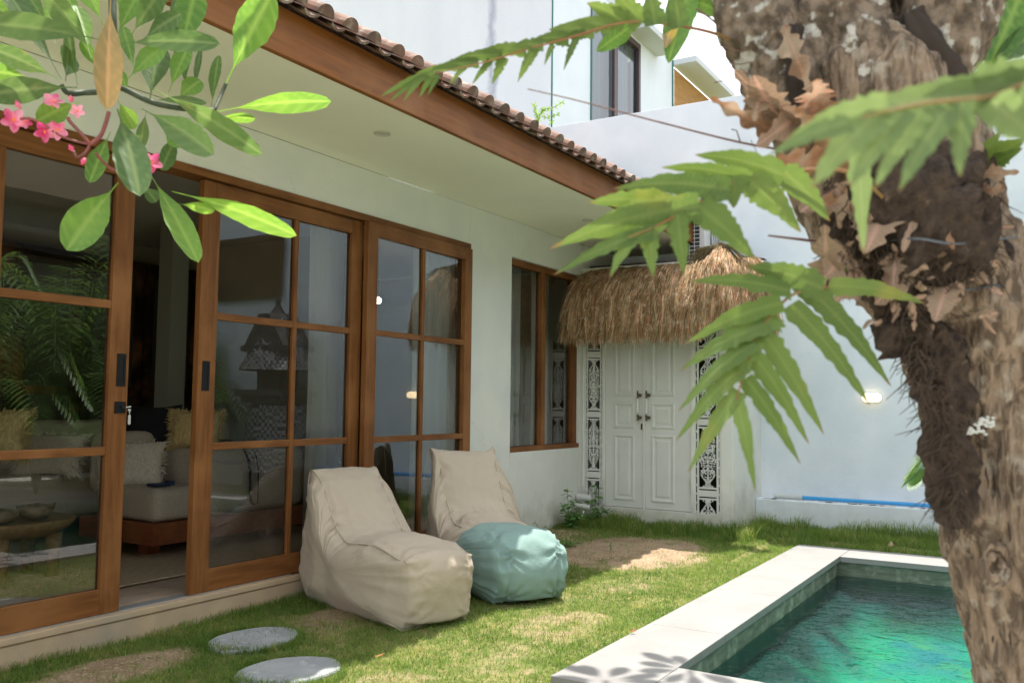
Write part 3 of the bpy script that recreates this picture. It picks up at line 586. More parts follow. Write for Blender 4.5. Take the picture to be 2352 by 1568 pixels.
def wall_lamp(x, label):
    l_ = thing('wall_lamp', label, 'lamp', (x, 9.43, 1.445)); y = 9.186; n = 20
    def ring(s, yy):
        o = []
        for i in range(n):
            a = 2*math.pi*i/n; c_, s_ = math.cos(a), math.sin(a); o.append((x+(math.copysign(.055, c_) if abs(c_) > 1e-6 else 0)*.8+c_*.042*s, yy, 1.443+s_*.042*s))
        return o
    def cap(name, mat, rr):
        vs = sum([ring(s, yy) for s, yy in rr], []); k = len(rr)
        MB().add(vs, [(r*n+j, r*n+(j+1) % n, (r+1)*n+(j+1) % n, (r+1)*n+j) for r in range(k-1) for j in range(n)]+[tuple(range((k-1)*n, k*n))]).build(name, mat, l_, smooth=False)
    cap('diffuser', lamp_m, [(1, y), (1, y-.03), (.85, y-.045), (.5, y-.05)]); cap('rim', M('lamp rim', (.7, .66, .58), .4), [(1.12, y), (1.12, y-.012), (1.02, y-.014)])
wall_lamp(-1.502, 'glowing oval lamp on the white wall between fern and trunk')
# ================================================================ NEIGHBOUR BUILDING
NX = -6.341
def onx(u, v, X=NX): d = (at(u, v, 1)-CAM); t = X/d.x; return CAM+d*t
def ony(u, v, Y): d = (at(u, v, 1)-CAM); t = Y/d.y; return CAM+d*t
nb = thing('neighbour_building', 'tall white building with corner window beyond the garden wall', 'building', (NX, 11.5, 0))
nt = wall_stain.node_tree; L = nt.links; p = nt.nodes['Principled BSDF']; src = p.inputs['Base Color'].links[0].from_socket; tc = nd(nt, 'ShaderNodeTexCoord'); sx_ = nd(nt, 'ShaderNodeSeparateXYZ'); L.new(tc.outputs['Object'], sx_.inputs[0])
nn_ = noi(3.5); nn_.inputs['Detail'].default_value = 8; q1 = nd(nt, 'ShaderNodeMath', operation='MULTIPLY_ADD'); q1.inputs[1].default_value = .35; L.new(nn_.outputs[0], q1.inputs[0]); L.new(sx_.outputs[0], q1.inputs[2])
q2 = nd(nt, 'ShaderNodeMath', operation='ADD'); q2.inputs[1].default_value = 1.06-.175; L.new(q1.outputs[0], q2.inputs[0]); q3 = nd(nt, 'ShaderNodeMath', operation='ABSOLUTE'); L.new(q2.outputs[0], q3.inputs[0])
L.new(mixc(q3.outputs[0], (.33, .35, .42), src, .0, .11), p.inputs['Base Color'])
m = MB(); m.box(-16, NX-.002, 11.5, 11.7, 3, 12); m.build('stained_wall', wall_stain, nb)
m = MB()
H = 8.9
m.box(NX-.2, NX, 11.502, 12.84, 3, 8.2); m.box(NX-.2, NX, 14.9, 16.5, 3, 8.2); m.box(NX-.2, NX, 16.5, 18.9, 3, 6.9); m.box(NX-.2, NX, 18.9, 24, 3, 8.1); m.box(NX-.2, NX, 11.502, 16.5, 8.2, 8.201); m.box(NX-.2, NX, 12.84, 14.9, 3, 5.7); m.box(NX-.2, NX, 12.84, 14.9, 7.95, 8.2)
m.build('side_wall', M('bright plaster', (.66, .70, .76), .85, (.62, .66, .72), 2, bump=.2, bscale=60, bdist=.004), nb)
gt = M('green corner trim', (.03, .14, .12), .6)
for y_, a_, b_, r_ in ((11.51, 3, 9, .012), (12.84, 5, 7.9, .016), (16.5, 6.4, 8.2, .02)): MB().tube([(NX+.012, y_, a_), (NX+.012, y_, b_)], r_, 6).build('downpipe', gt, nb)
fr_ = MB(); fr_.box(NX-.045, NX+.006, 13.76, 13.90, 5.7, 7.949); fr_.box(NX-.045, NX+.006, 14.82, 14.9, 5.7, 7.949); fr_.box(NX-.045, NX+.006, 13.90, 14.82, 7.85, 7.949)
nw = fr_.build('window', M('brown window frame', (.07, .045, .045), .5), nb)
MB().add([(NX-.05, 12.84, 5.7), (NX-.05, 14.9, 5.7), (NX-.05, 14.9, 7.95), (NX-.05, 12.84, 7.95)], [(0, 1, 2, 3)]).build('glass_pane', glass_mat('window glass', (.75, .82, .86), 1.0), nw)
cu = MB(); cu.grid(lambda a, b: (NX-.22+.03*math.sin(a*60), 12.95+a*1.85, 5.6+b*2.4), 90, 1); cu.build('curtain', M('pale curtain', (.36, .38, .40), .9), nw)
MB().box(NX-1.5, NX-1.4, 11.8, 16, 5, 8.1).box(NX-1.5, NX-.2, 15.9, 16, 5, 8.1).build('room_wall', M('grey room', (.35, .38, .42), .9), nb)
m = MB(); m.box(NX+.001, NX+.5, 16.5, 19.0, 8.10, 8.22); m.box(NX+.001, NX+.4, 14.3, 15.7, 8.0, 8.12); m.box(NX-6, NX, 11.502, 16.4, 8.201, 8.5)
m.build('canopy', M('canopy slab', (.5, .53, .55), .8), nb, bevel=.01)
bl = MB()
for i in range(46):
    z = 6.92+i*.025
    bl.tube([(NX+.02, 16.56, z), (NX+.02, 18.85, z)], .0115, 5)
bl.build('bamboo_blind', M('bamboo blind', (.52, .30, .12), .7, (.40, .22, .08), 6, (1, .5, 8)), nb)
MB().tube([(NX+.06, 16.6, 6.86), (NX+.06, 18.8, 6.86)], .07, 12).build('blind_roll', M('bamboo roll', (.25, .2, .16), .8), nb)
# ================================================================ STEPPING STONES
def stone(u0, v0, u1, v1, uf, vf, un, vn, label, z=.124):
    def pg(u, v): d = at(u, v, 1)-CAM; t = (z-CAMH)/d.z; return CAM+d*t
    a, b, c, d = pg(u0, v0), pg(u1, v1), pg(uf, vf), pg(un, vn); cen = (a+b+c+d)/4; ex = (b-a)/2; ey = (c-d)/2; n = 40; m = MB(); vs = []
    for k, (s, zz) in enumerate(((1, -.06), (1.0, -.008), (.975, 0), (.5, .001))):
        for i in range(n):
            an = 2*math.pi*i/n; r = s*(1+.035*mn.noise((math.cos(an)*1.7+u0, math.sin(an)*1.7, 0))); q = cen+ex*math.cos(an)*r+ey*math.sin(an)*r; vs.append((q.x, q.y, z+zz+.002*mn.noise((q.x*9, q.y*9, 0))))
    m.add(vs, [(r*n+i, r*n+(i+1) % n, (r+1)*n+(i+1) % n, (r+1)*n+i) for r in range(3) for i in range(n)]+[tuple(range(3*n, 4*n))])
    return tag(m.build('stepping_stone', slate_m, bevel=0), label, 'stepping stone', 'stepping stones in the grass')
STONES = [stone(478, 1470, 682, 1452, 600, 1441, 560, 1495, 'oval grey stepping stone nearest the house plinth'), stone(536, 1545, 780, 1530, 690, 1505, 640, 1569, 'oval grey stepping stone farther from the house, at photo bottom')]
# ================================================================ BEAN BAGS
def bean_mat(name, c1, c2):
    return M(name, c1, .82, c2, 3, bump=.55, bscale=13, bdist=.014, sheen=.1, col3=tuple(x*.9 for x in c1), scale3=1.8, lo3=.5, hi3=.8, spec=.2)
beige = bean_mat('beige canvas', (.52, .435, .335), (.485, .405, .312)); teal = bean_mat('teal canvas', (.25, .37, .335), (.225, .34, .31)); seam_m = M('piping cord', (.52, .44, .34), .8)
seam_t = M('teal piping', (.18, .29, .27), .8)
def bean(name, label, loc, rotz, W, prof, seams, mats, teal_from=None, seed=0, ears=.07, FL=0):
    root = thing(name, label, 'bean bag', loc, rotz, None)
    C = spl([(p[0], 0, p[1]) for p in prof]+[(prof[0][0], 0, prof[0][1])], 14)[:-1]; n = len(C)
    cen = Vector((sum(c.x for c in C)/n, 0, sum(c.z for c in C)/n)); cen = Vector((.44, 0, .24))
    # arc parameter for the ears at the top seam
    itop = max(range(n), key=lambda i: C[i].z); nrmC = []
    for i in range(n):
        t = (C[(i+1) % n]-C[i-1]).normalized(); nn = Vector((t.z, 0, -t.x)); nn = nn if nn.dot(C[i]-cen) > 0 or True else -nn; nrmC.append(nn)
    area = sum(C[i].x*C[(i+1) % n].z-C[(i+1) % n].x*C[i].z for i in range(n))
    if area < 0: nrmC = [-q for q in nrmC]
    def wr(p, k):                                        # cloth wrinkles: ridged noise, strongest near seams
        v = Vector(p); a = mn.noise((v.x*5+seed, v.y*3, v.z*5)); b = 1-abs(mn.noise((v.x*9+v.z*4+seed, v.y*5, v.z*12-v.x*3)))*2.2; c_ = 1-abs(mn.noise((v.x*4+seed*2, v.y*15, v.z*6+v.x*2)))*2.0
        fo = 0
        for cx, cz, am in ((1.08, .34, .016), (1.06, .06, .013), (.40, .42, .010)):
            for sy in (-1, 1):
                dx, dy, dz = v.x-cx, v.y-sy*W, v.z-cz; dd = math.sqrt(dx*dx+dy*dy+dz*dz); fo += am*math.sin(11*math.atan2(dz+.6*dx, dy*sy+.5*dx+.001)+seed)*math.exp(-((dd-.09)/.085)**2)
        return .020*a + k*(.008*b+.009*c_) + fo*(1 if seed > 5 else .32)
    NW = 30; m = MB(); vs = []
    for j in range(NW+1):
        t = -1+2*j/NW; b = (1-abs(t)**3.0)
        for i in range(n):
            p = C[i]; hgt = p.z; wloc = W*(1-.06*sst(.3, .85, hgt))*(1+FL*sst(.6, 1.05, p.x)); y = t*wloc
            d = math.sqrt((p.x-C[itop].x)**2+(p.z-C[itop].z)**2); ear = ears*math.exp(-(d/.09)**2)*abs(t)**6
            # the panel bulges between the seams; underneath it stays flat
            bul = .06*b*(1 if p.z > .03 else .0)-.02; q = p+nrmC[i]*(bul)
            q.y = y*(1+ear*2.2/1); q.z += ear*.55 - .028*math.exp(-(d/.12)**2)*(1-t*t)*1.2; q.x -= ear*.25
            if p.z < .03: q.z = min(q.z, p.z)
            k = .35+1.6*abs(t)**4
            crease = math.exp(-((p.x-.42)**2+(p.z-.44)**2)/.012)
            dn = wr((q.x, q.y, q.z), k+1.2*crease) * (1 if p.z > .03 else .3)
            vs.append(q+nrmC[i]*dn)
    fs = [(j*n+i, j*n+(i+1) % n, (j+1)*n+(i+1) % n, (j+1)*n+i) for j in range(NW) for i in range(n)]
    NR = 12
    for side, base in ((-1, 0), (1, NW*n)):
        prev = list(range(base, base+n))
        for r in range(1, NR+1):
            s = 1-(r/NR)*.97; row = []
            for i in range(n):
                p0 = Vector(vs[base+i]); q = Vector((cen.x+(p0.x-cen.x)*s, p0.y, cen.z+(p0.z-cen.z)*s))
                bu = .105*math.sin(math.pi*min(1, (1-s)*1.25)*.5)**.8; zf = sst(0, .1, q.z); k = .3+1.3*s**3
                q.y = side*(W*(1-.06*sst(.3, .85, q.z))*(1+FL*sst(.6, 1.05, q.x)) + bu*(.55+.45*zf) + wr((q.x, q.y*1.3+9, q.z), k)) if r > 0 else q.y
                if r == 1: q.y = side*(abs(p0.y)*.55+abs(q.y)*.45)
                vs.append(q); row.append(len(vs)-1)
            for i in range(n):
                f = (prev[i], prev[(i+1) % n], row[(i+1) % n], row[i]); fs.append(f if side < 0 else f[::-1])
            prev = row
        fs.append(tuple(prev) if side < 0 else tuple(prev[::-1]))
    for k in range(len(vs)): vs[k] = Vector((vs[k].x, vs[k].y, max(vs[k].z, -.012)))
    if teal_from is not None:
        fa = [f for f in fs if not teal_from(sum((Vector(vs[i]) for i in f), Vector())/len(f))]; fb = [f for f in fs if teal_from(sum((Vector(vs[i]) for i in f), Vector())/len(f))]
    else: fa, fb = fs, []
    def mk(nm, F, mat):
        used = sorted(set(i for f in F for i in f)); mp_ = {a: b for b, a in enumerate(used)}; q = MB(); q.add([vs[i] for i in used], [tuple(mp_[i] for i in f) for f in F])
        return q.build(nm, mat, root, smooth=True, local=True)
    body = mk('cover', fa, mats[0])
    if fb: mk('front_panel', fb, mats[1])
    for side, base in ((-1, 0), (1, NW*n)):
        a, b = seams; pts = [Vector(vs[base+i % n])*1.0+Vector((0, side*.004, 0)) for i in range(a, b)]; pts = [sum((pts[max(0, min(len(pts)-1, i+o_))] for o_ in range(-5, 6)), Vector())/11 for i in range(len(pts))]
        q = MB().tube([tuple(x) for x in pts], .005, 6); q.build('piping', mats[-1], root, smooth=True, local=True)
    return root, C, vs, n, NW
P1 = [(.0, .0), (-.05, .18), (-.04, .42), (-.01, .62), (.03, .76), (.10, .785), (.21, .70), (.30, .55), (.37, .44), (.48, .395), (.64, .405), (.86, .405), (1.05, .375), (1.12, .345), (1.125, .17), (1.085, .01), (1.0, -.01), (.5, -.01)]
r1, *_ = bean('bean_bag', 'all beige bean bag chair nearest the open doorway', (-4.03, 4.47, .115), rad(-17), .225, P1, (44, 14*13), (beige, seam_m), seed=1.5, ears=.035)
P2 = [(.0, .0), (-.03, .18), (-.02, .42), (.02, .66), (.04, .83), (.10, .85), (.20, .72), (.30, .53), (.40, .43), (.58, .40), (.78, .39), (.98, .375), (1.10, .31), (1.15, .18), (1.10, .03), (1.0, -.01), (.5, -.01)]
def tl(c):
    return c.x > .66 - .0*c.z + .10*max(0, .3-c.z) + .012*mn.noise((c.y*6, c.z*6, 2))
r2, *_ = bean('bean_bag', 'beige bean bag chair with a teal front end catching sunlight', (-3.80, 5.53, .115), rad(-31), .225, P2, (30, 14*9), (beige, teal, seam_m), teal_from=tl, seed=6.2, ears=.09, FL=.10)
# ================================================================ ROOM
linen = M('grey linen', (.56, .47, .36), .95, (.40, .34, .26), 120, bump=.5, bscale=260, bdist=.002, col3=(.52, .46, .38), scale3=300, lo3=.5, hi3=.7)
mahog = wood('mahogany', (.8, 7, 7), (.26, .07, .03), (.15, .04, .02))
def cushion(m, x0, x1, y0, y1, z0, z1, r=.06, n=10):      # rounded upholstered block
    cx, cy, cz = (x0+x1)/2, (y0+y1)/2, (z0+z1)/2; hx, hy, hz = (x1-x0)/2, (y1-y0)/2, (z1-z0)/2
    bm = bmesh.new(); bmesh.ops.create_cube(bm, size=2); bmesh.ops.subdivide_edges(bm, edges=bm.edges[:], cuts=n, use_grid_fill=True); vs = []
    for v in bm.verts:
        p = Vector((v.co.x*hx, v.co.y*hy, v.co.z*hz)); q = Vector((max(-hx+r, min(hx-r, p.x)), max(-hy+r, min(hy-r, p.y)), max(-hz+r, min(hz-r, p.z)))); d = p-q
        if d.length > 1e-6: p = q+d.normalized()*r
        k = 1-max(abs(v.co.x), abs(v.co.y))**4; p.z += .012*k*(1 if v.co.z > 0 else 0)+.004*mn.noise((p.x*8, p.y*8, p.z*8)); vs.append((p.x+cx, p.y+cy, p.z+cz))
    bm.verts.index_update(); m.add(vs, [tuple(v.index for v in f.verts) for f in bm.faces]); bm.free(); return m
sofa = thing('sofa', 'grey linen sofa on a red wooden base inside the room', 'sofa', (-5.6, 4.6, .25))
m = MB(); m.box(-6.05, -5.215, 3.97, 5.42, .36, .505); m.build('base', mahog, sofa, bevel=.004)
m = MB(); m.box(-5.55, -5.45, 4.1, 4.2, .25, .359); m.box(-5.55, -5.45, 5.2, 5.3, .25, .359); m.build('leg', mahog, sofa)
cushion(MB(), -5.85, -5.235, 4.0, 4.42, .507, .73, .05).build('seat_cushion', linen, sofa, smooth=True)
cushion(MB(), -5.80, -5.225, 4.43, 5.40, .507, .98, .07).build('armrest', linen, sofa, smooth=True)
cushion(MB(), -7.2, -6.3, 2.6, 4.9, .45, .78, .08).build('chaise', linen, sofa, smooth=True)
cushion(MB(), -7.5, -7.2, 2.6, 5.6, .45, 1.15, .08).build('backrest', linen, sofa, smooth=True)
cushion(MB(), -6.35, -6.06, 4.45, 5.38, .72, 1.18, .09).build('backrest', linen, sofa, smooth=True)
cushion(MB(), -6.05, -5.80, 4.00, 4.44, .66, 1.10, .08).build('backrest', linen, sofa, smooth=True)
def pillow(name, label, c, rx, ry, rz, yaw, tilt, mat, shag=0, cat='cushion'):
    m = MB(); R = Matrix.Rotation(yaw, 3, 'Z') @ Matrix.Rotation(tilt, 3, 'X')
    def f(a, b, s):
        x, z = 2*a-1, 2*b-1; e = (1-abs(x)**2.6)*(1-abs(z)**2.6); pin = 1-.10*(1-abs(x)**2)*(1 if abs(z) > .0 else 0)*abs(z)**4-.10*(1-abs(z)**2)*abs(x)**4
        return R @ Vector((x*rx*pin, s*ry*(max(0, e)**.5)+.004*mn.noise((x*4, z*4, s)), z*rz*pin))+Vector(c)
    m.grid(lambda a, b: f(a, b, 1), 16, 16); m.grid(lambda a, b: f(a, b, -1), 16, 16)
    o = m.build(name, mat, smooth=True, origin=c); tag(o, label, cat)
    if shag:
        fr = MB()
        for i in range(shag):
            a, b = rnd.random(), rnd.random()
            if rnd.random() < .5: a = rnd.choice([0, 1])*.98+.01
            elif rnd.random() < .5: b = rnd.choice([0, 1])*.98+.01
            p = f(a, b, rnd.choice([1, -1])); d = (p-Vector(c)).normalized()*.035+Vector((rnd.gauss(0, .012), rnd.gauss(0, .012), -.012+rnd.gauss(0, .012)))
            fr.tube([p, p+d*.6+Vector((0, 0, .006)), p+d], [.0035, .003, .001], 3, cap=False)
        fr.build('fringe', mat, o)
    return o
straw_m = M('raffia', (.68, .52, .24), .9, (.46, .34, .15), 60, (1, 1, .3), bump=.5, bscale=90, bdist=.005)
pillow('straw_cushion', 'yellow straw cushion with shaggy fringe on the sofa armrest', (-5.62, 4.62, 1.12), .19, .08, .15, rad(35), rad(-14), straw_m, 700)
pillow('straw_cushion', 'shaggy straw cushion seen through left door above the bowls', (-6.15, 3.35, 1.10), .26, .08, .17, rad(35), rad(-14), straw_m, 700)
pillow('tassel_cushion', 'cream tasselled cushion leaning beside dark cushion on sofa', (-5.72, 4.17, .88), .20, .07, .18, rad(45), rad(-28), M('cream cotton', (.75, .68, .56), .95, (.58, .5, .4), 20, (6, 6, .5)), 260)
pillow('tassel_cushion', 'cream tasselled cushion behind the bowls in left door', (-6.4, 3.95, .93), .24, .07, .17, rad(35), rad(-28), MC['cream cotton'], 260)
pillow('black_cushion', 'large black cushion standing upright on the sofa', (-6.0, 4.50, 1.02), .22, .10, .30, rad(30), rad(-12), M('black velvet', (.012, .012, .015), .9))
m = MB(); m.grid(lambda a, b: (-7.25+.9*a-.03*math.sin(b*9), 2.3+.9*b, .80+.012*math.sin(a*14+b*5)), 20, 12); m.grid(lambda a, b: (-6.29+.02*math.sin(b*20), 2.3+.9*b, .80-.4*a), 8, 12)
th_ = m.build('throw_blanket', M('throw', (.62, .60, .52), .95), smooth=True); tag(th_, 'pale throw blanket with tassels over the sofa chaise', 'blanket')
m = MB(); m.lathe((-6.26, 3.18, .55), [(.001, .0), (.022, .0), (.016, .07), (.006, .085), (.008, .10), (.001, .11)], 10); m.build('tassel', MC['throw'], th_, smooth=True)
tb = thing('coffee_table', 'low round wooden table with thick legs in the room', 'table', (-5.42, 3.12, .25))
tw = wood('table wood', (1, 5, 5), (.36, .23, .10), (.22, .14, .065))
MB().lathe((-5.42, 3.12, 0), [(.05, .50), (.20, .52), (.27, .56), (.295, .60), (.29, .615), (.255, .605), (.2, .60), (.02, .60)], 40, 1, 1.25).build('tabletop', tw, tb, smooth=True)
for x, y in ((-5.28, 3.30), (-5.28, 2.98), (-5.55, 3.30), (-5.55, 2.95)): MB().lathe((x, y, .25), [(.035, 0), (.04, .12), (.05, .28)], 14).build('leg', tw, tb, smooth=True)
def bowl(c, r, h, label):
    m = MB(); n = 22; rings = [(.3, 0), (.62, .1), (.9, .5), (1, 1), (.95, .99), (.82, .5), (.5, .16), (.02, .12)]; vs = []
    for k, (a, z) in enumerate(rings):
        for j in range(n): an = 2*math.pi*j/n; vs.append((c[0]+r*a*math.cos(an), c[1]+r*a*math.sin(an)*1.15, c[2]+h*z*(1+(.25*mn.noise((math.cos(an)*1.5+c[0], math.sin(an)*1.5, 0)) if z > .9 else 0))))
    m.add(vs, [(k*n+j, k*n+(j+1) % n, (k+1)*n+(j+1) % n, (k+1)*n+j) for k in range(7) for j in range(n)]+[tuple(range(n))[::-1]])
    tag(m.build('bowl', M('dark bowl wood', (.16, .10, .055), .6, (.36, .26, .16), 12, bump=.5, bscale=30, bdist=.01), smooth=True), label, 'bowl')
bowl((-5.35, 3.00, .607), .10, .075, 'left rustic wooden bowl on the round table'); bowl((-5.38, 3.24, .607), .10, .085, 'right rustic wooden bowl with chipped rim on the round table')
rg = MB()
rg.grid(lambda a, b: (-7.0+2.32*a+.004*mn.noise((b*20, 1, 0)), 2.2+3.6*b+.006*mn.noise((a*20, 0, 1)), .262+.003*math.sin(a*200)), 30, 30)
for i in range(46):
    x = -4.675; y = 2.25+i*.078; rg.tube([(x, y, .262), (x, y+.039, .264), (x, y+.078, .262)], .007, 5, cap=False)
tag(rg.build('jute_rug', M('jute weave', (.62, .49, .33), .95, (.42, .32, .20), 45, (3, .6, 1), bump=.8, bscale=120, bdist=.008), smooth=True), 'woven jute rug on the floor inside the doorway', 'rug')
wd = thing('wardrobe', 'dark wooden panelled cupboard at the back of the room', 'wardrobe', (-7.9, 5.9, .25))
dw = wood('dark cupboard wood', (6, 6, .6), (.035, .016, .010), (.02, .010, .008)); gp = M('cupboard panel', (.06, .055, .04), .7)
MB().box(-8.09, -7.7, 3.6, 8.9, .25, 2.70).build('carcass', dw, wd)
for i in range(8):
    y = 3.7+i*.65; dd = MB(); dd.box(-7.698, -7.67, y, y+.09, .3, 2.66); dd.box(-7.698, -7.67, y+.53, y+.62, .3, 2.66); dd.box(-7.698, -7.67, y+.09, y+.53, .3, .42); dd.box(-7.698, -7.67, y+.09, y+.53, 1.38, 1.46); dd.box(-7.698, -7.67, y+.09, y+.53, 2.55, 2.66)
    dq = dd.build('cupboard_door', dw, wd, bevel=.003); MB().box(-7.697, -7.69, y+.091, y+.529, .42, 2.549).build('door_panel', gp, dq)
curt_m = M('sheer white curtain', (.85, .85, .80), .9, transl=.3)
def curtain(x, y0, y1, z0, z1, label, amp=.022, fr=42):
    m = MB(); m.grid(lambda a, b: (x+amp*math.sin(a*(y1-y0)*fr+.8*math.sin(b*3))*(.7+.5*(1-b))+.01*mn.noise((a*9, b*3, 0)), y0+(y1-y0)*a+.02*(1-b)*math.sin(a*5), z0+(z1-z0)*b), int((y1-y0)*140), 12)
    tag(m.build('curtain', curt_m, smooth=True), label, 'curtain')
curtain(-4.34, 4.46, 4.80, .27, 2.7, 'gathered white curtain behind the middle sliding door'); curtain(-4.27, 5.52, 6.12, .27, 2.7, 'gathered white curtain at the right end of the glass doors')
curtain(-4.40, 7.18, 7.44, .5, 2.7, 'white curtain left of the post in the side window'); curtain(-4.40, 7.6, 8.0, .5, 2.7, 'white curtain right of the post in the side window')
pl = thing('pendant_lamp', 'round glowing pendant lamp hanging inside behind the glass', 'lamp', (-5.9, 6.55, 2.2))
cP = onx(868, 690, -5.9)
MB().lathe(tuple(cP), [(.004, -.036), (.022, -.03), (.034, -.015), (.037, 0), (.032, .018), (.015, .032), (.004, .036)], 18).build('globe', emis('globe glow', (1, .8, .55), 6), pl, smooth=True)
MB().tube([(cP.x, cP.y, cP.z+.05), (cP.x, cP.y, 2.949)], .004, 6).build('cord', dark_m, pl)
MB().box(-6.9, -6.72, 5.2, 5.38, .25, 2.94).build('column', M('pale column', (.36, .35, .29), .8), house)
bd = thing('daybed', 'low daybed with a white towel behind the middle door', 'bed', (-5.9, 6.3, .25))
cushion(MB(), -6.5, -5.1, 6.0-.2, 6.28, .45, .72, .07).build('mattress', linen, bd, smooth=True); MB().box(-6.5, -5.1, 5.8, 6.28, .25, .449).build('base', mahog, bd)
tw_ = cushion(MB(), -5.75, -5.45, 5.72+.15, 6.15, .735, .84, .04).build('folded_towel', M('white towel', (.6, .62, .62), .95), smooth=True); tag(tw_, 'white folded towel lying on the daybed indoors', 'towel')
# ================================================================ OPPOSITE SIDE (seen only in the glass)
ow = thing('opposite_wall', 'mossy dark wall across the pool mirrored in glass doors', 'wall', (5, 3, 0))
MB().box(5.001, 5.15, -3, 9.18, -.1, 2.9).build('wall_panel', M('mossy far wall', (.10, .11, .08), .9, (.05, .06, .04), 3), ow)
vp = thing('opposite_villa', 'thatch roofed villa across the pool mirrored in left door', 'house', (8.5, 1, 0))
MB().box(6.6, 11, -3, 12.5, 0, 3.8).build('wall', M('olive villa wall', (.16, .155, .12), .9), vp); MB().box(6.5, 11, -3, 12.5, 4.12, 4.9).build('upper_wall', M('grey upper wall', (.22, .21, .17), .9), vp)
MB().box(6.2, 6.6, -3.6, 12.8, 3.82, 4.1).build('fascia', M('dark villa fascia', (.02, .015, .013), .7), vp)
MB().prism([(6.0, 4.75), (8.8, 7.4), (11.5, 4.75), (11.5, 4.6), (6.1, 4.6)], 'y', -3.8, 12.8).build('roof', M('old thatch', (.20, .155, .09), .95, (.10, .075, .045), 6, (1, 6, 1), bump=.8, bscale=20, bdist=.05), vp)
bs = MB()
for i in range(42): bs.tube([(1.02+i*.034, 9.13, 2.83), (1.02+i*.034, 9.13, 3.75)], .016, 5, cap=False)
tag(bs.build('bamboo_screen', M('bamboo poles', (.20, .13, .06), .7, (.12, .075, .035), 3)), 'bamboo pole screen on garden wall mirrored in middle door', 'screen')
shr = thing('garden_shrine', 'stone shrine wrapped in checkered cloth mirrored in middle door', 'shrine', (.6, 8.6, .1))
st = M('shrine stone', (.05, .05, .05), .9, (.09, .085, .08), 12, bump=.6, bscale=30, bdist=.01)
m = MB(); m.box(.45, 1.05, 8.5, 9.1, -.05, .5); m.box(.52, .98, 8.57, 9.03, .5, 1.3); m.box(.42, 1.08, 8.47, 9.12, 1.3, 1.4); m.box(.36, 1.14, 8.42, 9.15, 1.4, 1.48); m.box(.56, .94, 8.62, 9.0, 1.48, 2.0); m.box(.4, 1.1, 8.45, 9.12, 2.0, 2.08)
m.prism([(.42, 2.081), (.66, 2.5), (.84, 2.5), (1.08, 2.081)], 'y', 8.5, 9.08); m.lathe((.75, 8.79, 2.5), [(.12, 0), (.06, .1), (.03, .16), (.045, .2), (.01, .28)], 10); m.build('stonework', st, shr, bevel=.01)
ck = bpy.data.materials.new('checkered cloth'); ck.use_nodes = True; nt = ck.node_tree; tc = nd(nt, 'ShaderNodeTexCoord'); ch = nd(nt, 'ShaderNodeTexChecker'); ch.inputs['Scale'].default_value = 22; ch.inputs[1].default_value = (.35, .35, .35, 1); ch.inputs[2].default_value = (.02, .02, .02, 1)
nt.links.new(tc.outputs['Object'], ch.inputs[0]); nt.links.new(ch.outputs[0], nt.nodes['Principled BSDF'].inputs['Base Color'])
def drape(z0, z1, r0, r1):
    m = MB(); n = 48
    vs = [(.75+math.cos(2*math.pi*i/n)*(r+.02*math.sin(i*2.5)), 8.8+math.sin(2*math.pi*i/n)*(r+.02*math.sin(i*2.5))*.95, z) for z, r in ((z0, r0), ((z0+z1)/2, (r0+r1)/2), (z1, r1)) for i in range(n)]
    return m.add(vs, [(k*n+j, k*n+(j+1) % n, (k+1)*n+(j+1) % n, (k+1)*n+j) for k in range(2) for j in range(n)])
drape(.42, 1.28, .46, .36).build('skirt_cloth', ck, shr, smooth=True); drape(1.75, 2.52, .52, .12).build('roof_cloth', ck, shr, smooth=True)
shr.location = (.42, 8.5, .1); shr.scale = (1.12, .9, 1.0)
cb = thing('camera_bag', 'small black camera with a long strap over the armrest', 'camera', (-5.23, 4.62, .98))
MB().box(-5.30, -5.235, 4.56, 4.66, 1.0, 1.06).build('camera_body', dark_m, cb, bevel=.006)
MB().tube(spl([(-5.24, 4.66, 1.05), (-5.21, 4.72, 1.0), (-5.20, 4.78, .85), (-5.20, 4.80, .60), (-5.20, 4.86, .57), (-5.20, 4.87, .62), (-5.20, 4.86, .85), (-5.21, 4.80, 1.02), (-5.25, 4.70, 1.06)], 5), .011, 6, flat=.3).build('strap', M('black strap', (.015, .015, .017), .7), cb)
tag(MB().box(-5.42, -5.32, 4.05, 4.17, .745, .765).box(-5.40, -5.36, 4.18, 4.24, .745, .775).build('phone', M('navy case', (.02, .035, .08), .4), bevel=.004), 'dark blue phone lying on the sofa seat cushion', 'phone')
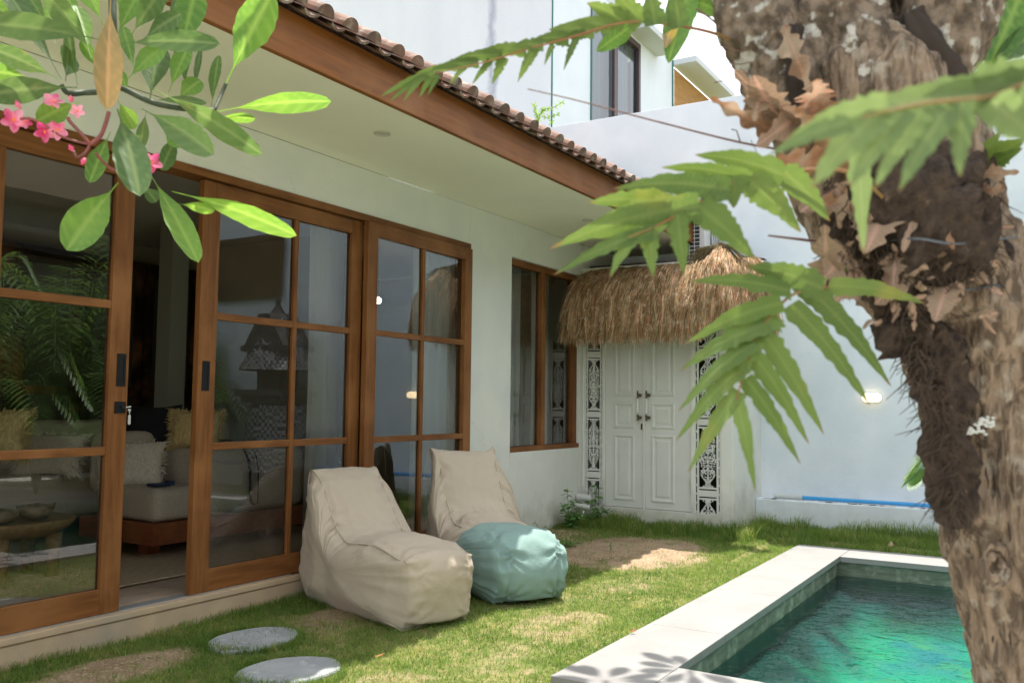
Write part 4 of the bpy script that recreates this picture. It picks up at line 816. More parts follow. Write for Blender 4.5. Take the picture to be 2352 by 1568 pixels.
# ================================================================ LEAVES
def veins(name, col, col2, rough=.42, transl=.4, lo=.4, hi=.6, scale=5, col3=None, lo3=.6, hi3=.72, scale3=9):
    m = M(name, col, rough, col2, scale, lo=lo, hi=hi, transl=transl, spec=.35, rnd_attr=.22, col3=col3, scale3=scale3, lo3=lo3, hi3=hi3)
    nt = m.node_tree; L = nt.links; p = nt.nodes['Principled BSDF']; a = nd(nt, 'ShaderNodeAttribute', attribute_name='vein')
    src = p.inputs['Base Color'].links[0].from_socket; mx = nd(nt, 'ShaderNodeMix', data_type='RGBA'); mx.inputs[7].default_value = (min(1, col[0]*2.3+.03), min(1, col[1]*1.75+.03), col[2]*2.2+.02, 1)
    mu = nd(nt, 'ShaderNodeMath', operation='MULTIPLY'); mu.inputs[1].default_value = .22 if 'fern' in name else .5; L.new(a.outputs['Fac'], mu.inputs[0])
    L.new(mu.outputs[0], mx.inputs[0]); L.new(src, mx.inputs[6]); fin = mx.outputs[2]
    if 'fern' in name:
        at_ = nd(nt, 'ShaderNodeAttribute', attribute_name='tip'); m2 = nd(nt, 'ShaderNodeMix', data_type='RGBA'); m2.inputs[7].default_value = (.20, .10, .04, 1); L.new(at_.outputs['Fac'], m2.inputs[0]); L.new(mx.outputs[2], m2.inputs[6]); fin = m2.outputs[2]
    for l_ in list(L):
        if l_.from_socket == src and l_.to_node != mx: t = l_.to_socket; L.remove(l_); L.new(fin, t)
    b = nd(nt, 'ShaderNodeBump'); b.inputs['Strength'].default_value = .35; b.inputs['Distance'].default_value = .003; b.invert = True; L.new(a.outputs['Fac'], b.inputs['Height']); L.new(b.outputs[0], p.inputs['Normal'])
    return m
leaf_dark = veins('frangipani leaf', (.105, .18, .05), (.08, .15, .042), col3=(.20, .19, .06), scale3=14, lo3=.62, hi3=.75); leaf_lit = veins('lit frangipani leaf', (.15, .29, .045), (.105, .225, .04), transl=.46)  # leaf_lit is a brighter copy with sunlight put into its colour
leaf_yel = veins('yellowing leaf', (.36, .25, .085), (.26, .20, .075), transl=.3, col3=(.55, .38, .04), scale3=8, lo3=.62, hi3=.7); fern_m = veins('fern frond green', (.115, .18, .038), (.09, .15, .032), .5, .36, col3=(.18, .20, .04), scale3=7)
fern_close = veins('fern frond pale', (.14, .205, .07), (.115, .175, .058), .5, .34)
dead_m = veins('dead fern leaf', (.26, .145, .07), (.16, .09, .05), .8, .25, col3=(.33, .25, .17), scale3=14, lo3=.48, hi3=.62); tan_m = veins('papery dead leaf', (.27, .20, .125), (.17, .12, .075), .85, .2)
def shape_obl(t): return max(0, math.sin(math.pi*min(1, t**.85*1.0)))**.62*(1-.12*t) if t < 1 else 0
def shape_frang(t):   # petiole, then widest past the middle, pointed tip
    if t < .14: return .04
    s = (t-.14)/.86; return max(.03, (math.sin(math.pi*s**1.35))**(.95-.50*s))
def shape_lance(t): return max(.0, math.sin(math.pi*(.16+.84*t)**.60)**.85) if t < 1 else 0
class LB:                                     # leaf mesh collector with attributes
    def __init__(s): s.v = []; s.f = []; s.r = []; s.k = []; s.t = []
    def leaf(s, base, tip, wd, shape=shape_frang, sag=.0, roll=0, fold=.12, wave=0, nv=22, nu=8, curl=0, vd=None, nveins=15, seed=None, lobes=0, lobe_d=.5):
        base, tip = Vector(base), Vector(tip); ax = tip-base; Ln = ax.length; a = ax.normalized(); view = (vd or (base-CAM)).normalized()
        side = a.cross(view).normalized(); nn = side.cross(a).normalized(); side, nn = side*math.cos(roll)+nn*math.sin(roll), nn*math.cos(roll)-side*math.sin(roll)
        r = rnd.random(); o = len(s.v); sd = rnd.random()*50
        for j in range(nv+1):
            t = j/nv; c = base+ax*t+Vector((0, 0, 1))*(sag*Ln*math.sin(math.pi*t))+nn*(curl*Ln*t*t); w_ = shape(t)*wd/2
            if lobes: w_ *= 1-lobe_d*(.5-.5*math.cos(2*math.pi*(t*lobes)))**1.5*(1 if t < .93 else .3)
            for i in range(nu+1):
                x = 2*i/nu-1; e = 1+wave*mn.noise((t*14+sd, x*1.2, sd))*abs(x)**2
                p = c+side*(x*w_*e)+nn*(-fold*abs(x)*w_+ .18*wave*w_*math.sin(t*26+sd)*x*x)
                s.v.append(p); s.r.append(r)
                vv = 0
                if abs(x) < .05: vv = 1.0
                else: vv = .55*max(0, 1-abs(((t*nveins-abs(x)*1.1) % 1)-.5)*4.5)
                s.k.append(vv); s.t.append(max(0, min(1, (t-.93)*16+.5*mn.noise((t*20, x*2, sd))+ (1.2 if mn.noise((c.x*60, x*2.2+sd, c.z*60)) > .52 else 0))))
        s.f += [(o+j*(nu+1)+i, o+j*(nu+1)+i+1, o+(j+1)*(nu+1)+i+1, o+(j+1)*(nu+1)+i) for j in range(nv) for i in range(nu)]; return s
    def build(s, name, mat, parent=None, label=None):
        ob = fast_mesh(name, [tuple(x) for x in s.v], s.f, mat, s.r, parent); a = ob.data.attributes.new('vein', 'FLOAT', 'POINT'); a.data.foreach_set('value', np.asarray(s.k, np.float32)); a = ob.data.attributes.new('tip', 'FLOAT', 'POINT'); a.data.foreach_set('value', np.asarray(s.t, np.float32))
        if label: ob['label'] = label
        return ob
# ---------------------------------------------------------------- hanging frangipani branch, upper left
K = 1280/2007*.6125
bark_g = M('green grey bark', (.07, .09, .05), .6, (.04, .055, .03), 20, bump=.4, bscale=60, bdist=.003)
fb_ = thing('frangipani_branch', 'frangipani branch with long leaves and pink flowers at upper left', 'branch', at(255, 0, 2.2))
D0 = 2.15
def Z(x, y, d=D0): return at(x*K, y*K, d+.4)
st_ = MB(); st_.tube(spl([Z(640, -900, 2.3), Z(655, -300, 2.25), Z(662, 60), Z(668, 300), Z(650, 480, 2.12), Z(600, 540)], 6), [.011]*31, 8)
st_.tube(spl([Z(600, 540), Z(500, 545), Z(400, 548, 2.1), Z(360, 500, 2.08)], 5), [.009]*10+[.007]*6, 8); st_.tube(spl([Z(650, 490), Z(740, 530, 2.2), Z(900, 605, 2.25), Z(1080, 640, 2.3), Z(1260, 650, 2.35)], 5), .0085, 8)
st_.tube(spl([Z(1260, 650, 2.35), Z(1300, 560, 2.4), Z(1330, 490, 2.42)], 5), .006, 8)
st_.build('branch', bark_g, fb_, smooth=True)
red_m = M('flower stalk red', (.30, .07, .055), .45, (.16, .05, .04), 12); pd_ = MB()
pd_.tube(spl([Z(640, 660, 2.1), Z(620, 730, 2.08), Z(590, 800, 2.06), Z(530, 850, 2.05)], 5), .006, 8); pd_.tube(spl([Z(530, 850, 2.05), Z(480, 790, 2.04), Z(410, 715, 2.04), Z(400, 690, 2.04)], 4), .005, 7)
pd_.tube(spl([Z(530, 850, 2.05), Z(440, 830, 2.04), Z(350, 795, 2.03), Z(200, 705, 2.02), Z(120, 700, 2.02)], 4), .0035, 7); pd_.tube(spl([Z(530, 850, 2.05), Z(500, 900, 2.04), Z(455, 925, 2.04), Z(430, 890, 2.04)], 4), .0045, 7)
pd_.tube(spl([Z(560, 900, 2.06), Z(620, 965, 2.08), Z(685, 1005, 2.1), Z(860, 990, 2.12)], 4), .004, 7); pd_.build('flower_stalk', red_m, fb_, smooth=True)
LV = [ # base, tip, width, material (d dark, l lit, y yellow), depth offset base/tip, roll
 (650, -20, 628, 650, 165, 'y', -.10, -.14, .1), (690, 640, 822, 1162, 210, 'd', -.04, -.16, .15), (695, 1075, 393, 1475, 235, 'l', 0, -.1, -.2), (880, 1020, 1165, 1550, 150, 'l', .02, -.05, .4),
 (1010, 1125, 1748, 1378, 135, 'l', .03, .1, -.5), (1040, 1200, 1262, 1235, 70, 'l', .03, .06, -.7), (685, 262, 1298, 262, 135, 'd', .0, -.05, .3), (1330, 490, 1600, -40, 250, 'l', .24, .15, .1),
 (1285, 655, 1945, 590, 150, 'l', .22, .3, -.5), (1270, 690, 1500, 695, 70, 'l', .2, .25, -.8), (1240, 650, 1290, 330, 75, 'd', .25, .3, .9), (900, 525, 1548, 905, 150, 'd', .08, .1, -.4),
 (830, 640, 1262, 915, 185, 'd', .03, -.05, .1), (870, 590, 1215, 612, 60, 'd', .1, .16, .6), (455, 515, -90, 560, 165, 'd', -.08, -.12, .1), (600, 238, -120, 140, 165, 'd', -.05, -.2, -.2),
 (350, 470, -60, 280, 130, 'd', -.02, -.1, .2), (200, 470, -90, 420, 130, 'l', .1, .15, .1), (362, 468, 10, -80, 120, 'd', .02, .1, -.2), (456, 505, 400, 180, 70, 'd', .04, .15, .9),
 (385, 480, 400, 290, 120, 'd', .05, .1, -.9), (560, 335, 260, -50, 140, 'd', .02, -.05, .2), (605, 150, 480, -120, 130, 'l', .05, .1, .2), (535, 345, 440, 40, 130, 'l', .06, .15, -.3),
 (680, 225, 830, -60, 130, 'l', .05, .12, .3), (765, 220, 950, -60, 150, 'd', .06, .1, -.2), (825, 245, 1062, 85, 125, 'd', .07, .12, .2), (795, 440, 725, 165, 95, 'l', .1, .2, .2),
 (740, 475, 965, 275, 130, 'l', .08, .15, .5), (880, 605, 925, 270, 200, 'd', .14, .26, .1), (990, 545, 1110, 280, 120, 'l', .14, .2, .5), (1060, 340, 1150, -60, 210, 'l', .2, .3, .1), (1090, 600, 1070, -40, 190, 'd', .26, .36, .1),
 (1140, 565, 1185, 290, 45, 'd', .2, .3, .9), (1035, 590, 1180, 475, 130, 'l', .16, .22, .3), (650, 775, 527, 1078, 120, 'l', .0, -.06, -.2), (860, 650, 820, 880, 80, 'd', .06, .08, .3),
 (300, 200, 120, -80, 120, 'd', .12, .2, .2), (330, 260, 180, 20, 110, 'l', .1, .2, -.3), (480, 160, 350, -90, 120, 'l', .15, .2, .1), (130, 160, -60, 20, 120, 'l', .15, .2, -.1), (700, 120, 760, -120, 120, 'l', .1, .15, .1), (860, 120, 990, -90, 120, 'd', .2, .25, .2), (590, 430, 480, 240, 80, 'l', .1, .15, .4), (760, 560, 700, 420, 70, 'l', .1, .15, .2), (1050, 780, 945, 1000, 110, 'd', .15, .12, .5), (955, 740, 1080, 860, 130, 'l', .1, .12, .1), (470, 600, 215, 715, 150, 'l', -.04, -.1, -.1), (690, 590, 790, 760, 110, 'l', .02, .05, .2), (840, 1090, 920, 1190, 90, 'd', .1, .12, .2)]
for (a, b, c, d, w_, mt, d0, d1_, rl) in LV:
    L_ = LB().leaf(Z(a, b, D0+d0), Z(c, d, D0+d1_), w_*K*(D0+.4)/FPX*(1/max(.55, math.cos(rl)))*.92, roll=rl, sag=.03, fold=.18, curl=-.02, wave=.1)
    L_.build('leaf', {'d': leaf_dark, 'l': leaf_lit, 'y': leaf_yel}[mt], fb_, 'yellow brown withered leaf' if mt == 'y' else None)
pet = M('frangipani petal', (.66, .07, .20), .55, (.80, .36, .45), 14, lo=.42, hi=.6, transl=.35); heart = M('petal heart', (.80, .25, .03), .6)
def flower(x, y, r, d, par, parts=True):
    c = Z(x, y, d); vdir = (c-CAM).normalized(); nx_ = Vector((rnd.gauss(0, .5), rnd.gauss(0, .5), rnd.gauss(.2, .4))); ax = (-vdir+nx_*.7).normalized(); u_ = ax.orthogonal().normalized(); v_ = ax.cross(u_); R = r*K*(d+.35)/FPX*.9
    L_ = LB()
    for k in range(5):
        an = 2*math.pi*k/5+.3; dr = u_*math.cos(an)+v_*math.sin(an); L_.leaf(c, c+dr*R*1.15+ax*R*.25, R*.85, shape=lambda t: max(0, math.sin(math.pi*(.12+.88*t)**1.0))**.6, fold=.25, nv=8, nu=4, vd=-ax, roll=.35, nveins=0)
    o = L_.build('flower', pet, par); MB().tube([c-ax*.002, c+ax*.004], [R*.22, R*.12], 8).tube([c-ax*.02, c], [.002, .003], 6).build('flower_heart', heart, o)
for x, y, r in ((82, 705, 75), (262, 775, 65), (342, 765, 60), (455, 655, 45), (312, 600, 62), (890, 960, 70), (150, 720, 40)): flower(x, y, r, 2.03 if x < 600 else 2.14, fb_)
bm_ = MB()
for x, y, x2, y2 in ((430, 890, 405, 850), (120, 640, 90, 590), (420, 600, 415, 560), (500, 930, 480, 970)): bm_.tube([Z(x, y, 2.03), Z((x+x2)/2, (y+y2)/2, 2.025), Z(x2, y2, 2.02)], [.003, .008, .001], 8)
bm_.build('flower_bud', pet, fb_, smooth=True)
# ---------------------------------------------------------------- fern fronds on the tree
fern = thing('basket_fern', 'large basket fern with long lobed fronds rooted on leaning trunk', 'fern', at(2080, 480, 1.95))
def frond(name, rach, lobes, mat, tip=None, label=None):
    L_ = LB(); R_ = [at(*p) for p in rach]; s = spl(R_, 6); o = None
    for (bu, bv, tu, tv, w_, db, dt) in lobes:
        b, t = at(bu, bv, db), at(tu, tv, dt); rl = rnd.uniform(-.35, .35)
        L_.leaf(b, t, w_*db/FPX*.90, shape=shape_lance, roll=rl, sag=.05, fold=.08, wave=.34, nveins=20, curl=.02, nv=44)
    o = L_.build(name, mat, fern, label); n = len(s); MB().tube(s, [.0042-.003*i/n for i in range(n)], 6).build('midrib', M('fern stalk', (.20, .15, .045), .5, (.26, .10, .04), 8), o, smooth=True); return o
# frond hanging in the middle
def zc(x, y): return (1531+x*.332, 612.5+y*.332)
dm = 1.62
lob = []
for (bx, by, tx, ty, w_, dd) in ((1080, 150, 545, -5, 175, 0), (860, 170, 150, 100, 125, -.03), (800, 250, 130, 535, 135, -.05), (690, 400, 95, 715, 135, -.06), (610, 520, 80, 995, 125, -.08), (545, 680, 65, 1200, 120, -.09), (505, 860, 150, 1420, 115, -.10), (480, 900, 620, 1560, 105, -.12),
        (1120, 130, 1804, 262, 125, .06), (960, 130, 1563, 836, 150, .05), (860, 260, 1410, 968, 150, .02), (660, 450, 1092, 1165, 140, -.02), (590, 600, 985, 1228, 125, -.05), (545, 770, 925, 1370, 120, -.08), (740, 330, 560, 560, 190, -.03), (620, 480, 500, 760, 150, -.05)):
    p, q = zc(bx, by), zc(tx, ty); lob.append((p[0], p[1], q[0], q[1], w_*.332*1.2, dm+dd*.4, dm+dd))
frond('frond', [(2080, 640, 1.9), (1985, 655, 1.72), (*zc(1100, 150), 1.65), (*zc(860, 200), 1.62), (*zc(640, 450), 1.60), (*zc(545, 700), 1.58), (*zc(485, 920), 1.57)], lob, fern_m)
def zb(x, y): return (1255.6+x*.2865, 318.5+y*.2865)
dm = 1.5; lob = []
for (bx, by, tx, ty, w_, dd) in ((1900, 290, 1185, 130, 190, .05), (1640, 330, 915, 235, 140, .03), (1480, 410, 530, 400, 200, 0), (1230, 540, 30, 890, 260, -.03), (1000, 520, 330, 520, 190, -.02), (880, 740, 55, 1090, 130, -.05), (690, 780, 505, 1110, 110, -.05), (820, 730, 850, 1115, 150, -.04), (1040, 600, 1100, 1100, 170, -.03),
        (1190, 530, 1675, 970, 260, 0), (1620, 330, 2045, 752, 230, .05), (1880, 250, 2275, 665, 210, .08), (1500, 300, 1500, 560, 200, .02)):
    p, q = zb(bx, by), zb(tx, ty); lob.append((p[0], p[1], q[0], q[1], w_*.2865*1.15, dm+dd*.5, dm+dd))
frond('frond', [(2090, 520, 1.9), (1960, 400, 1.65), (*zb(1900, 270), 1.56), (*zb(1560, 320), 1.52), (*zb(1230, 500), 1.5), (*zb(900, 690), 1.48), (*zb(650, 790), 1.46)], lob, fern_m)
def zd(x, y): return (1531+x*.3906, y*.3906)
dm = .86; lob = []
for (bx, by, tx, ty, w_, dd) in ((2000, 570, 980, 700, 230, .02), (2200, 520, 1500, 560, 240, .02), (1080, 720, 595, 918, 120, -.02), (1250, 660, 845, 1110, 215, 0), (1400, 640, 1075, 1105, 180, 0), (1500, 640, 1225, 1110, 170, 0), (1650, 640, 1365, 1125, 175, 0), (1730, 600, 1725, 1045, 160, 0),
        (1900, 600, 2250, 900, 240, 0), (2050, 560, 2400, 700, 250, 0), (1820, 520, 2300, 430, 260, .02), (1130, 800, 1155, 1500, 150, .35), (1300, 620, 700, 830, 190, 0)):
    p, q = zd(bx, by), zd(tx, ty); lob.append((p[0], p[1], q[0], q[1], w_*.3906*1.1, dm+dd, dm+dd))
frond('frond', [(2600, 420, 1.05), (*zd(2300, 520), .90), (*zd(1900, 570), .87), (*zd(1500, 610), .86), (*zd(1150, 690), .85)], lob, fern_close, label='blurred pale frond closest to the viewer')
def za(x, y): return (857.5+x*.3906, y*.3906)
dm = 1.85; lob = []
for (bx, by, tx, ty, w_, dd) in ((1400, 165, 1160, 130, 95, 0), (1480, 140, 1255, 20, 130, 0), (1580, 140, 1400, -40, 130, 0), (1660, 150, 1610, -90, 120, 0), (1800, 165, 1760, -90, 120, 0), (1300, 190, 1030, 175, 95, 0), (1150, 230, 930, 240, 85, 0), (1000, 270, 800, 275, 80, 0), (900, 300, 620, 300, 80, 0),
        (760, 330, 470, 350, 80, 0), (620, 370, 330, 410, 60, 0), (500, 395, 250, 430, 45, 0), (1195, 225, 1118, 415, 45, 0), (1055, 265, 1005, 385, 35, 0), (950, 290, 848, 485, 60, 0), (770, 335, 698, 500, 60, 0), (690, 355, 582, 498, 42, 0), (540, 395, 445, 500, 30, 0), (360, 430, 35, 575, 55, -.03), (320, 440, 90, 605, 40, -.03),
        (290, 450, 175, 600, 36, -.03), (340, 450, 270, 577, 36, -.02), (380, 440, 318, 568, 34, -.02), (1250, 200, 1100, 230, 60, 0)):
    p, q = za(bx, by), za(tx, ty); lob.append((p[0], p[1], q[0], q[1], w_*.3906*1.15, dm+dd, dm+dd))
frond('frond', [(1740, 130, 2.0), (*za(2080, 225), 1.95), (*za(1850, 162), 1.88), (*za(1500, 130), 1.85), (*za(1200, 210), 1.85), (*za(900, 292), 1.85), (*za(640, 370), 1.84), (*za(350, 435), 1.83)], lob, fern_m)
for (a, b, c, d, w_) in ((2050, 560, 1900, 640, 40), (2130, 520, 2180, 470, 40), (2200, 430, 2300, 300, 60), (2230, 400, 2350, 340, 50), (2150, 500, 2110, 380, 35), (2180, 480, 2240, 370, 35), (2260, 370, 2352, 320, 70), (1885, 665, 1930, 615, 22)):
    LB().leaf(at(a, b, 1.9), at(c, d, 1.8), w_*1.9/FPX, shape=shape_lance, wave=.3, roll=rnd.uniform(-.4, .4)).build('frond', fern_m, fern)
for (a, b, c, d, w_, mt, lb) in ((1865, 285, 1880, 195, 120, dead_m, 8), (1845, 330, 1640, 245, 60, dead_m, 5), (1905, 700, 1890, 530, 90, tan_m, 4), (1860, 340, 1700, 170, 85, tan_m, 3), (2000, 420, 1840, 260, 110, dead_m, 5), (2200, 400, 2330, 400, 50, dead_m, 3), (2110, 440, 2080, 560, 45, tan_m, 2), (1990, 480, 1880, 470, 80, dead_m, 4),
        (2060, 560, 2050, 640, 60, tan_m, 3), (2150, 470, 2180, 560, 45, dead_m, 2), (1930, 380, 1800, 370, 90, dead_m, 4), (1960, 560, 1900, 640, 90, tan_m, 3), (1800, 60, 1850, 200, 60, dead_m, 3), (1750, 180, 1740, 260, 60, tan_m, 3), (1800, 300, 1730, 190, 110, tan_m, 0), (1850, 250, 1760, 330, 90, tan_m, 2), (1930, 330, 1990, 240, 90, tan_m, 0), (1930, 430, 1850, 470, 100, tan_m, 2), (2040, 470, 1990, 560, 100, tan_m, 0), (2230, 470, 2290, 430, 60, dead_m, 2), (2100, 600, 2030, 690, 70, tan_m, 0), (2180, 640, 2150, 720, 70, tan_m, 0), (1985, 600, 1930, 690, 80, tan_m, 3)):
    LB().leaf(at(a, b, 1.83), at(c, d, 1.72), w_*1.8/FPX, shape=shape_obl, wave=.45, roll=rnd.uniform(-.5, .5), curl=.12, lobes=lb, lobe_d=.6, nv=40).build('dead_leaf', mt, fern)
# ---------------------------------------------------------------- leaning trunk
tree = thing('frangipani_tree', 'thick leaning frangipani trunk with rough bark beside the pool', 'tree', at(2560, 2000, 2.05))
bark = M('trunk bark', (.27, .195, .13), .9, (.10, .07, .045), 60, (1, 1, .16), .42, .60, bump=1, bscale=55, bstretch=(1, 1, .2), bdist=.03, col3=(.34, .29, .22), scale3=26, lo3=.54, hi3=.72, detail=10)
bark2 = M('upper bark with lichen', (.22, .165, .115), .9, (.08, .058, .038), 34, (1, 1, .7), .40, .60, bump=1, bscale=38, bstretch=(1, 1, .8), bdist=.03, col3=(.44, .42, .36), scale3=24, lo3=.57, hi3=.64, detail=10)
def trunk(name, secs, mat, par, n=72, step=10, amp=.010, seed=0, lump=.02):
    P = []; Rr = []
    pts = spl([at(u, v, d) for u, v, r, d in secs], step); rr = spl([(r*d/FPX, 0, 0) for u, v, r, d in secs], step); k = len(pts); vs = []
    prev = None; amp = amp*1.9
    for i, p in enumerate(pts):
        t = (pts[min(i+1, k-1)]-pts[max(0, i-1)]).normalized(); a = (fwd - t*fwd.dot(t)).normalized(); b = t.cross(a)
        for j in range(n):
            an = 2*math.pi*j/n; dr = a*math.cos(an)+b*math.sin(an); q = p+dr*rr[i].x
            f = mn.noise((dr.x*2+seed, dr.y*2, p.z*2.2))*lump + amp*(1-abs(mn.noise((q.x*16+seed, q.y*16, q.z*7)))*2.4) + amp*.6*mn.noise((q.x*45, q.y*45, q.z*22)) + amp*.35*mn.noise((q.x*110, q.y*110, q.z*60))
            vs.append(q+dr*f)
    m = MB(); m.add(vs, [(i*n+j, i*n+(j+1) % n, (i+1)*n+(j+1) % n, (i+1)*n+j) for i in range(k-1) for j in range(n)]+[tuple(range(n))[::-1], tuple(range((k-1)*n, k*n))])
    return m.build(name, mat, par, smooth=True)
tk = trunk('trunk', [(2560, 2900, 190, 2.0), (2500, 2100, 165, 2.0), (2445, 1750, 155, 2.0), (2410, 1568, 145, 2.0), (2375, 1400, 142, 2.0), (2345, 1280, 140, 2.0), (2325, 1150, 138, 2.0), (2300, 1000, 142, 2.0), (2270, 860, 150, 2.0), (2225, 740, 162, 2.0), (2175, 650, 172, 2.0), (2115, 560, 180, 2.0), (2060, 450, 200, 2.0), (2015, 330, 205, 2.0), (1975, 230, 190, 2.02), (1960, 160, 150, 2.05)],
      bark, tree, 120, 12, .009)
trunk('limb', [(1990, 360, 110, 1.95), (1955, 240, 112, 1.95), (1935, 120, 108, 1.97), (1930, 0, 106, 2.0), (1935, -200, 100, 2.05), (1950, -500, 90, 2.1)], bark2, tree, 80, 14, .008, 3)
trunk('limb', [(1880, 330, 70, 1.93), (1820, 220, 74, 1.95), (1775, 130, 76, 1.98), (1735, 30, 78, 2.0), (1690, -120, 76, 2.1), (1600, -400, 70, 2.3)], bark2, tree, 80, 14, .008, 7)
trunk('limb', [(2080, 340, 85, 1.98), (2105, 230, 92, 1.98), (2125, 140, 100, 1.98), (2170, 20, 105, 1.98), (2230, -150, 100, 2.0), (2330, -450, 90, 2.0)], bark2, tree, 80, 14, .008, 11)
trunk('hollow_shade', [(2085, 30, 20, 1.90), (2120, 110, 44, 1.905), (2150, 180, 52, 1.91), (2185, 250, 44, 1.90), (2200, 300, 20, 1.90)], M('hollow shade bark', (.035, .025, .018), .95), tree, 40, 12, .006, 15, .02)  # dark tubes painted in for the shade between the limbs
trunk('hollow_shade', [(1828, 60, 8, 1.87), (1832, 130, 12, 1.86), (1836, 200, 14, 1.855), (1846, 280, 10, 1.86)], MC['hollow shade bark'], tree, 30, 10, .006, 16, .02)
kn = MB()                                                      # healed branch scar: rings of bark
for r, o_ in ((38, .004), (22, .004)):
    kn.tube([at(2285+r*.8*math.cos(a)+6*mn.noise((a, r, 0)), 1300+r*1.25*math.sin(a)+8*mn.noise((a*2, r, 3)), 1.868-o_) for a in [2*math.pi*i/24 for i in range(25)]], [.007+.004*math.sin(i*.7+r) for i in range(25)], 7, cap=False)
kn.build('branch_scar', bark, tk, smooth=True)
ch_ = MB()
for (u0, v0, n_) in ((2262, 968, 26), (2240, 990, 22)):
    for i in range(n_): u, v = u0+rnd.uniform(-26, 26)+(u0-2250)*.2, v0+rnd.uniform(-8, 8)+rnd.uniform(-5, 5); p = at(u, v, 1.861); ch_.lathe(tuple(p), [(.001, -.003), (.005, 0), (.001, .003)], 5)
ch_.build('white_lichen', M('white lichen', (.62, .63, .58), .9), tk)
cut = MB()
for i in range(13):
    u, v = rnd.uniform(2240, 2345), rnd.uniform(760, 1500); p = at(u, v, 1.868); q = at(u+rnd.uniform(-8, 8), v+rnd.uniform(18, 55), 1.868); cut.tube([p, p*.7+q*.3+rgt*rnd.uniform(-.002, .002), p*.3+q*.7+rgt*rnd.uniform(-.002, .002), q], [.0006, .0028, .0022, .0006], 5)
cut.build('bark_fissure', M('dark fissure', (.045, .03, .02), .95), tk)
# fern root mass: fibres, lumps and old leaf bases over the bark
root_m = M('fern root fibre', (.03, .02, .014), .95, (.075, .05, .032), 45, bump=1, bscale=90, bdist=.02, col3=(.24, .17, .11), scale3=22, lo3=.64, hi3=.72)
trunk('root_mass', [(1925, 470, 26, 1.86), (1985, 560, 50, 1.87), (2050, 650, 52, 1.87), (2092, 730, 50, 1.88), (2136, 800, 46, 1.88), (2164, 900, 42, 1.89), (2180, 1020, 40, 1.89), (2188, 1130, 34, 1.9), (2200, 1210, 14, 1.91)], root_m, fern, 70, 22, .012, 5, .018)
trunk('root_mass', [(2010, 470, 50, 1.84), (2090, 500, 85, 1.83), (2175, 540, 82, 1.84), (2240, 555, 46, 1.87), (2275, 580, 20, 1.9)], root_m, fern, 56, 14, .014, 9, .04)
trunk('root_mass', [(2050, 730, 20, 1.86), (2068, 775, 34, 1.85), (2078, 812, 20, 1.85)], root_m, fern, 40, 12, .012, 4, .03)
trunk('root_mass', [(1960, 420, 60, 1.84), (2050, 430, 95, 1.84), (2170, 430, 80, 1.86), (2230, 400, 36, 1.9)], root_m, fern, 56, 14, .014, 2, .04)
fi = MB()
for i in range(1100):
    u, v = rnd.uniform(1900, 2300), rnd.uniform(400, 640)
    if rnd.random() < .45: t_ = rnd.random(); u, v = 2000+190*t_**.7+rnd.uniform(-18, 45), 560+640*t_
    p = at(u, v, 1.80+rnd.uniform(-.02, .03)); d_ = rgt*rnd.gauss(-.01, .02)-upv*rnd.uniform(.01, .06)-fwd*rnd.uniform(-.005, .02)
    fi.tube([p, p+d_*.5+rgt*rnd.gauss(0, .006), p+d_+rgt*rnd.gauss(0, .01)], [.0016, .0014, .0006], 4, cap=False)
fo = fi.build('root_fibre', M('root hair', (.065, .043, .028), .9, (.03, .02, .013), 30), fern); fo['kind'] = 'stuff'
sc = LB()
for i in range(85):
    u, v = rnd.uniform(1930, 2300), rnd.uniform(410, 740)
    if v > 600 and u < 1980: continue
    an = rnd.uniform(0, 6.28); l_ = rnd.uniform(15, 48); sc.leaf(at(u, v, 1.79), at(u+math.cos(an)*l_, v+math.sin(an)*l_, 1.775), rnd.uniform(9, 24)*1.8/FPX, shape=shape_obl, wave=.6, roll=rnd.uniform(-.9, .9), curl=.25, nv=8, nu=4)
so2 = sc.build('leaf_litter', tan_m, fern); so2['kind'] = 'stuff'
tw2 = MB(); tw2.tube(spl([at(1800, 345, 1.9), at(1690, 325, 1.9), at(1500, 277, 1.88), at(1330, 232, 1.85), at(1212, 205, 1.82)], 6), [.0028-.0018*i/24 for i in range(25)], 6)
tw2.tube([at(1700, 325, 1.9), at(1692, 300, 1.9), at(1680, 297, 1.9)], .0015, 5).tube(spl([at(1725, 322, 1.9), at(1745, 370, 1.88), at(1735, 395, 1.87)], 4), .0008, 5)
tw2.build('twig', M('twig bark', (.16, .09, .075), .7), tree, smooth=True)
MB().tube([at(1930, 560, 1.9), at(1890, 556, 1.9), at(1765, 541, 1.85)], [.004, .0035, .002], 6).build('twig', MC['twig bark'], tree, smooth=True)
MB().tube(spl([at(1745, 150, 1.97), at(1700, 110, 1.97), at(1640, 50, 2.0), at(1600, 20, 2.0)], 4), .0025, 6).build('twig', MC['twig bark'], tree, smooth=True)
for i in range(3):
    MB().tube(spl([at(1740-i*9, 105+i*35, 1.95), at(1700, 118+i*30, 1.92), at(1650+rnd.uniform(-20, 20), 100+i*45, 1.9)], 4), .0012, 5).build('twig', MC['twig bark'], tree)
ww = MB(); ww.tube(spl([at(2000, 560, 1.86), at(2100, 548, 1.74), at(2200, 560, 1.74), at(2330, 545, 1.84)], 6), .0025, 6); ww.tube(spl([at(2040, 690, 1.86), at(2180, 672, 1.80), at(2300, 655, 1.82), at(2380, 655, 1.9)], 6), .0025, 6)
ww.build('tie_wire', M('dull wire', (.10, .11, .12), .6, metal=.3), fern)
